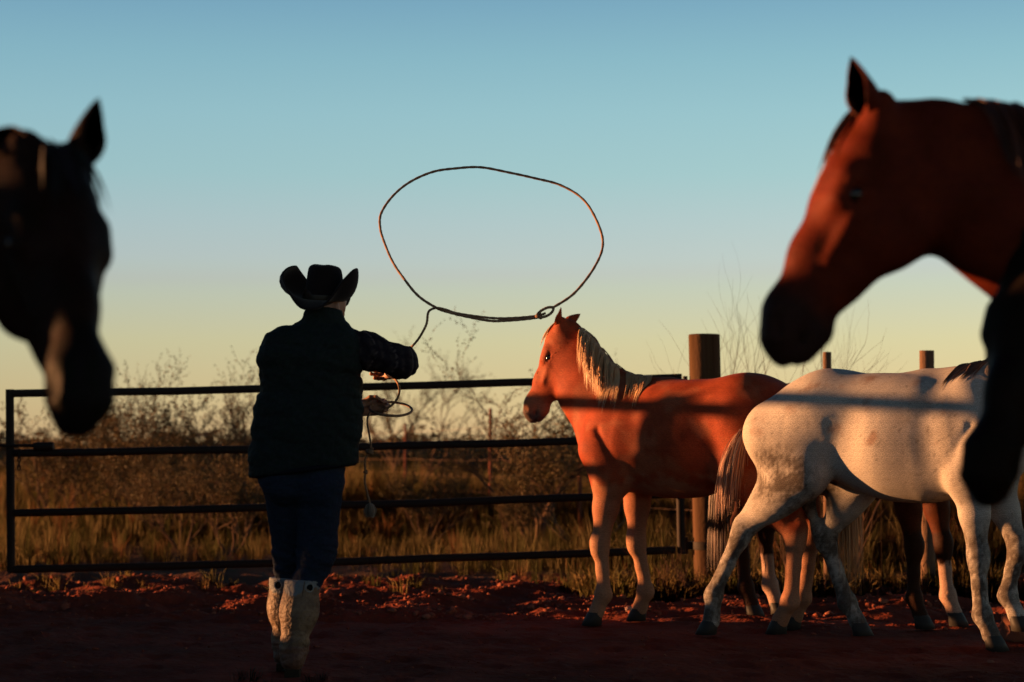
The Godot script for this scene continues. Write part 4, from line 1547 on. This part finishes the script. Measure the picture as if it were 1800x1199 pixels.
# ---------------------------------------------------------------- plants
func grass_tuft(blades: int, height: float, spread: float, lean: float, width: float) -> Shape:
	var s := Shape.new()
	for i in blades:
		var a := rng.randf() * TAU
		var out := Vector3(cos(a), 0, sin(a))
		var root := out * rng.randf() * spread
		var h := height * rng.randf_range(.45, 1.05)
		var b := rng.randf_range(.1, 1.0) * lean
		var side := out.cross(Vector3.UP) * width * rng.randf_range(.6, 1.1)
		var mid := root + Vector3(0, h * .55, 0) + out * h * b * .3
		var tip := root + Vector3(0, h * (1.0 - b * .25), 0) + out * h * b
		var nn := (out + Vector3.UP * .4).normalized()
		var c := Color(1, 1, 1) * rng.randf_range(.7, 1.15)
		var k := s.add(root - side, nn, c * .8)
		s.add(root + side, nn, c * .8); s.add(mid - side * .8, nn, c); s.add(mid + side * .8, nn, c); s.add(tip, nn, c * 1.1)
		s.t.append_array([k, k + 2, k + 1, k + 1, k + 2, k + 3, k + 2, k + 4, k + 3])
	return s

func grass_color() -> Color:
	var f := rng.randf()
	var c := rgb(.100, .080, .042).lerp(rgb(.135, .105, .060), rng.randf())
	if f < .4: c = rgb(.042, .046, .020).lerp(rgb(.070, .064, .030), rng.randf())
	elif f > .92: c = rgb(.14, .065, .036)
	return c

func build_grass() -> void:
	rng.seed = 25
	var m := paint(.8, .2)
	m.backlight_enabled = true
	m.backlight = Color(.35, .3, .22)
	var patch := FastNoiseLite.new()
	patch.seed = 55
	patch.frequency = .14
	var kinds := [grass_tuft(26, .42, .13, .55, .0038), grass_tuft(22, .62, .12, .45, .0036), grass_tuft(30, .26, .16, .8, .0034)]
	var where := [[], [], []]
	var tint := [PackedColorArray(), PackedColorArray(), PackedColorArray()]
	for i in 46000:
		var u := rng.randf()
		var z := -15.2 - 33.0 * pow(u, 1.5)
		var x := rng.randf_range(-1.0, 1.0) * (2.6 - z * .33)
		var n := patch.get_noise_2d(x, z)
		var edge := -16.6 + n * 3.2 + smoothstep(-2.5, 2.0, x) * 1.4 - smoothstep(1.0, -4.0, x) * .6
		if z > edge and rng.randf() > .05: continue
		if z > -16.8 and rng.randf() > .30: continue
		if n < -.25 and rng.randf() < .6: continue
		if z > -22.0 and rng.randf() > .12 + .5 * smoothstep(-18.0, -22.0, z) + maxf(n, 0.0): continue
		if x < .257 * z - (.3 if z > -25.0 else 1.2): continue
		var k := 0 if rng.randf() < .55 else 1
		if z > edge - 1.0 or n < -.1: k = 2 if rng.randf() < .6 else 0
		var s := rng.randf_range(.55, 1.2) * (1.0 + n * .4) * (.85 if z > -20 else 1.0)
		if z > -22.0: s *= .72
		elif x < -1.2: s *= 1.2
		where[k].append(Transform3D(Basis(Vector3.UP, rng.randf() * TAU).scaled(Vector3(s, s * rng.randf_range(.8, 1.25), s)), Vector3(x, ground_height(x, z) - .01, z)))
		tint[k].append(grass_color() * (1.0 + n * .3))
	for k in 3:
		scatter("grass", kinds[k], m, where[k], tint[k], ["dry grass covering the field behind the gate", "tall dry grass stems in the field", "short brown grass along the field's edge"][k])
	# farther out in larger clumps, down to the horizon
	var tall := grass_tuft(40, .55, .45, .5, .010)
	var w2 := []
	var t2 := PackedColorArray()
	for i in 15000:
		var z := -46.0 - 190.0 * pow(rng.randf(), 1.8)
		var x := rng.randf_range(-1.0, 1.0) * (4.0 - z * .33)
		var n := patch.get_noise_2d(x * .5, z * .5)
		var s := rng.randf_range(.6, 1.2) * (1.0 + (-z - 46.0) / 130.0)
		w2.append(Transform3D(Basis(Vector3.UP, rng.randf() * TAU).scaled(Vector3(s * 1.4, s * .8, s * 1.4)), Vector3(x, 0, z)))
		t2.append(grass_color() * (1.0 + n * .3))
	scatter("grass", tall, m, w2, t2, "far dry grass reaching the horizon")
	# green weeds at the foot of the posts and by the hooves
	var weed := grass_tuft(30, .20, .10, 1.0, .0045)
	w2 = []
	t2 = PackedColorArray()
	for i in 420:
		var x := rng.randf_range(.5, 3.6)
		var z := -14.1 + rng.randf_range(-.9, .5)
		if i > 330:
			x = rng.randf_range(-4.3, 1.0)
			z = -14.4 + rng.randf_range(-.8, .25)
			if rng.randf() < .4: continue
		var s := rng.randf_range(.4, 1.3) * (.65 if i > 330 else 1.0)
		w2.append(Transform3D(Basis(Vector3.UP, rng.randf() * TAU).scaled(Vector3.ONE * s), Vector3(x, ground_height(x, z) - .005, z)))
		t2.append(rgb(.07, .075, .025).lerp(rgb(.17, .11, .05), rng.randf()))
	scatter("weeds", weed, m, w2, t2, "low green and straw weeds round the feet of gate and posts")
	w2 = []
	t2 = PackedColorArray()
	for e in [[-1.19, -8.75, .42], [-1.13, -8.68, .55], [-.86, -8.60, .5], [-.82, -8.7, .35], [-1.05, -8.6, .4]]:
		w2.append(Transform3D(Basis(Vector3.UP, rng.randf() * TAU).scaled(Vector3(e[2], e[2] * .7, e[2])), Vector3(e[0], ground_height(e[0], e[1]), e[1])))
		t2.append(rgb(.05, .06, .03))
	scatter("weeds", weed, m, w2, t2, "small dark weeds by the cowboy's boots")

# branches as tapered tubes, leaves as small blades along the outer twigs
func branch(wood: Shape, leaf: Shape, p: Vector3, dir: Vector3, length: float, r: float, level: int, o: Dictionary) -> void:
	var pts := PackedVector3Array([p])
	var radii := PackedFloat32Array([r])
	var d := dir
	var n: int = 5 if level > 0 else 4
	for i in n:
		d = (d + Vector3(rng.randf_range(-1, 1), rng.randf_range(-.5, 1) * o.up, rng.randf_range(-1, 1)) * o.bend).normalized()
		p += d * length / n
		pts.append(p)
		radii.append(r * (1.0 - .62 * (i + 1) / n))
		if level < o.levels and i > 0:
			for k in (2 if rng.randf() < o.fork else 1):
				var side := Vector3(rng.randf_range(-1, 1), rng.randf_range(-.3, .8), rng.randf_range(-1, 1)).normalized()
				branch(wood, leaf, p, (d + side * o.open).normalized(), length * rng.randf_range(.42, .72), radii[i + 1] * .72, level + 1, o)
		if level >= o.levels - 1 and o.leaf > 0.0:
			for k in o.count:
				var c: Color = (o.c0 as Color).lerp(o.c1, rng.randf())
				var at := pts[i].lerp(p, rng.randf())
				var ax: Vector3 = Vector3(rng.randf_range(-1, 1), rng.randf_range(-.9, .7), rng.randf_range(-1, 1)).normalized() * o.leaf * rng.randf_range(.6, 1.3)
				var w: Vector3 = ax.cross(Vector3(rng.randf_range(-1, 1), rng.randf_range(-1, 1), rng.randf_range(-1, 1))).normalized() * o.leaf * .17
				var nn: Vector3 = w.cross(ax).normalized()
				var id := leaf.add(at, nn, c)
				leaf.add(at + ax * .5 + w, nn, c); leaf.add(at + ax, nn, c); leaf.add(at + ax * .5 - w, nn, c)
				leaf.t.append_array([id, id + 2, id + 1, id, id + 3, id + 2])
	wood.tube(pts, radii, 5 if r > .008 else 3, o.bark, false)

func shrub(o: Dictionary) -> Array:
	var wood := Shape.new()
	var leaf := Shape.new()
	for i in o.stems:
		var a: float = TAU * (i + rng.randf() * .7) / o.stems
		var d := Vector3(cos(a) * o.wide, 1, sin(a) * o.wide).normalized()
		branch(wood, leaf, Vector3(cos(a), 0, sin(a)) * .06, d, o.height * rng.randf_range(.55, .75), o.thick, 0, o)
	return [wood.mesh(), leaf.mesh() if leaf.v.size() else null]

func plant(called: String, label: String, category: String, made: Array, wood: Material, leaf: Material, at: Vector3, turn: float, size: float, group: String) -> void:
	var t := thing(called, label, category, at, turn, group)
	t.scale = Vector3.ONE * size
	for k in 2:
		if made[k]:
			var o := MeshInstance3D.new()
			o.name = ["stems", "foliage"][k]
			o.mesh = made[k]
			o.material_override = [wood, leaf][k]
			t.add_child(o, true)

func build_plants() -> void:
	rng.seed = 47
	var bark := paint(.9, .15)
	var leaf := paint(.7, .25)
	leaf.backlight_enabled = true
	leaf.backlight = Color(.5, .45, .3)
	var base := {"up": .35, "bend": .38, "fork": .35, "open": .95, "levels": 3, "leaf": .036, "count": 3, "c0": rgb(.055, .056, .024), "c1": rgb(.15, .098, .050), "bark": rgb(.10, .06, .04), "stems": 6, "height": 1.3, "thick": .018, "wide": .75}
	var low := []
	for i in 3: low.append(shrub(base))
	var tree := []
	for i in 3: tree.append(shrub(base.merged({"stems": 3, "height": 2.0, "thick": .035, "wide": .35, "count": 3, "leaf": .036, "open": .85, "bend": .34}, true)))
	var open := shrub(base.merged({"stems": 5, "height": 1.9, "thick": .026, "wide": .8, "count": 3, "leaf": .034, "bend": .42}, true))
	var dry := shrub(base.merged({"stems": 7, "height": 2.2, "thick": .012, "wide": .35, "leaf": 0.0, "levels": 2, "bend": .22, "open": .6, "fork": .2, "bark": rgb(.085, .05, .035)}, true))
	var twig := shrub(base.merged({"stems": 8, "height": .55, "thick": .006, "wide": .9, "leaf": 0.0, "levels": 2, "bend": .4, "open": .9, "bark": rgb(.11, .06, .045)}, true))
	var list := [
		["mesquite_bush", "low brown bush beside the gate's left upright", "bush", low[0], Vector3(-5.5, 0, -24.0), .4, .95],
		["mesquite_bush", "feathery bush peeping out below the bay horse's muzzle", "bush", low[1], Vector3(-5.25, 0, -25.5), 2.0, 1.05],
		["mesquite_bush", "spiky bush just right of the bay horse's muzzle", "bush", low[2], Vector3(-4.55, 0, -24.0), 1.2, 1.12],
		["mesquite_bush", "rounded low bush between the spiky bush and the thin tree", "bush", low[0], Vector3(-4.1, 0, -23.0), 3.0, .95],
		["mesquite_tree", "thin open mesquite tree rising above the gate left of the cowboy", "tree", tree[0], Vector3(-3.75, 0, -24.0), .3, .88],
		["mesquite_tree", "leafy mesquite tree nearest the cowboy's left side", "tree", tree[1], Vector3(-3.0, 0, -22.5), 1.9, .80],
		["mesquite_bush", "dark bush low in the grass at the cowboy's left leg", "bush", low[1], Vector3(-2.75, 0, -19.6), 4.0, .62],
		["mesquite_bush", "orange brown bush low in the grass at the middle of the left gate half", "bush", low[2], Vector3(-3.4, 0, -20.5), 5.0, .60],
		["mesquite_tree", "mesquite tree behind the coiled rope, right of the cowboy", "tree", tree[2], Vector3(-1.95, 0, -35.0), .9, 1.05],
		["mesquite_tree", "spreading mesquite behind the chestnut's muzzle", "tree", open, Vector3(.27, 0, -21.0), 2.4, .92],
		["mesquite_bush", "tangled mesquite before the chestnut's chest", "bush", low[0], Vector3(.72, 0, -20.0), 1.4, .95],
		["mesquite_tree", "tall far mesquite whose top shows above the chestnut's withers", "tree", tree[1], Vector3(1.47, 0, -27.0), 4.4, .90],
		["mesquite_tree", "far mesquite top left of the thick gate post", "tree", tree[0], Vector3(2.2, 0, -26.0), 2.7, .68],
		["bare_shrub", "leafless shrub of long thin stems beside the thick gate post", "shrub", dry, Vector3(1.84, 0, -15.9), .5, .98],
		["bare_shrub", "leafless arching stems behind the sorrel's chin", "shrub", dry, Vector3(2.72, 0, -16.6), 2.9, .84],
		["bare_shrub", "small leafless bush behind the grey's hind legs", "shrub", dry, Vector3(2.1, 0, -15.0), 1.1, .45],
		["bare_shrub", "small leafless bush below the grey's belly", "shrub", dry, Vector3(2.6, 0, -15.3), 4.1, .48],
		["dead_twigs", "dead twigs lying under the gate beside the chestnut's fore hooves", "twigs", twig, Vector3(.98, 0, -13.9), .2, .60],
		["dead_twigs", "dead twigs at the foot of the thick gate post", "twigs", twig, Vector3(1.30, 0, -13.75), 2.2, .62],
		["mesquite_bush", "low bush in the grass right of the cowboy's legs", "bush", low[2], Vector3(-.9, 0, -21.5), 2.6, .55],
		["mesquite_bush", "low bush between the two middle field posts", "bush", low[1], Vector3(.05, 0, -20.2), .6, .50],
	]
	for e in list:
		plant(e[0], e[1], e[2], e[3], bark, leaf, e[4], e[5], e[6] * (1.05 if e[0].begins_with("mesq") else 1.0), "")
	# brush along the horizon reads as one mass
	var where := []
	var tint := PackedColorArray()
	var far := Shape.new()
	for i in 420:
		var a := rng.randf() * TAU
		var q := Vector3(cos(a) * rng.randf(), 0, sin(a) * rng.randf())
		q.y = rng.randf() * (1.0 - q.length() * .6)
		var ax := Vector3(rng.randf_range(-1, 1), rng.randf_range(-1, 1), rng.randf_range(-1, 1)).normalized() * .10
		var w := ax.cross(Vector3(rng.randf(), rng.randf(), rng.randf())).normalized() * .05
		far.quad(q - ax, q + w, q + ax, q - w, Color.WHITE * rng.randf_range(.7, 1.2))
	for i in 520:
		var z := -60.0 - 260.0 * rng.randf()
		var x := rng.randf_range(-1, 1) * (4.0 - z * .34)
		var s := rng.randf_range(.9, 2.1) * (1.0 + (-z - 60) / 400.0)
		where.append(Transform3D(Basis(Vector3.UP, rng.randf() * TAU).scaled(Vector3(s * rng.randf_range(1.2, 2.4), s, s * 1.5)), Vector3(x, 0, z)))
		tint.append(rgb(.075, .055, .026).lerp(rgb(.05, .05, .03), rng.randf()))
	scatter("brush", far, leaf, where, tint, "dark brush scattered along the flat horizon")

func build_stones() -> void:
	for e in [[Vector3(2.73, .06, -10.6), .14, "rounded red clod of earth at the right edge by the hooves", "clod", rgb(.24, .095, .06)], [Vector3(.72, .012, -12.35), .022, "small pale stone between the chestnut's fore hooves", "stone", rgb(.42, .26, .2)], [Vector3(1.63, .02, -11.9), .05, "red stone behind the hooves of the grey", "stone", rgb(.28, .09, .05)]]:
		var s := Shape.new()
		var rows := []
		for i in 15:
			var row := PackedVector3Array()
			for k in 22:
				var a := PI * (i + .02) / 14.04
				var q := Vector3(cos(TAU * k / 22) * sin(a), -cos(a) * .8, sin(TAU * k / 22) * sin(a))
				row.append(q * e[1] * (1.0 + noise.get_noise_3dv(q * 14.0 + (e[0] as Vector3) * 40.0) * .5 + noise.get_noise_3dv(q * 45.0) * .12))
			rows.append(row)
		s.sheet(rows, true, e[4])
		s.soften()
		var m := paint(.95, .1)
		var o := put(e[3], s, m)
		o.position = e[0]
		o.position.y += ground_height(o.position.x, o.position.z)
		tag(o, e[2], e[3])
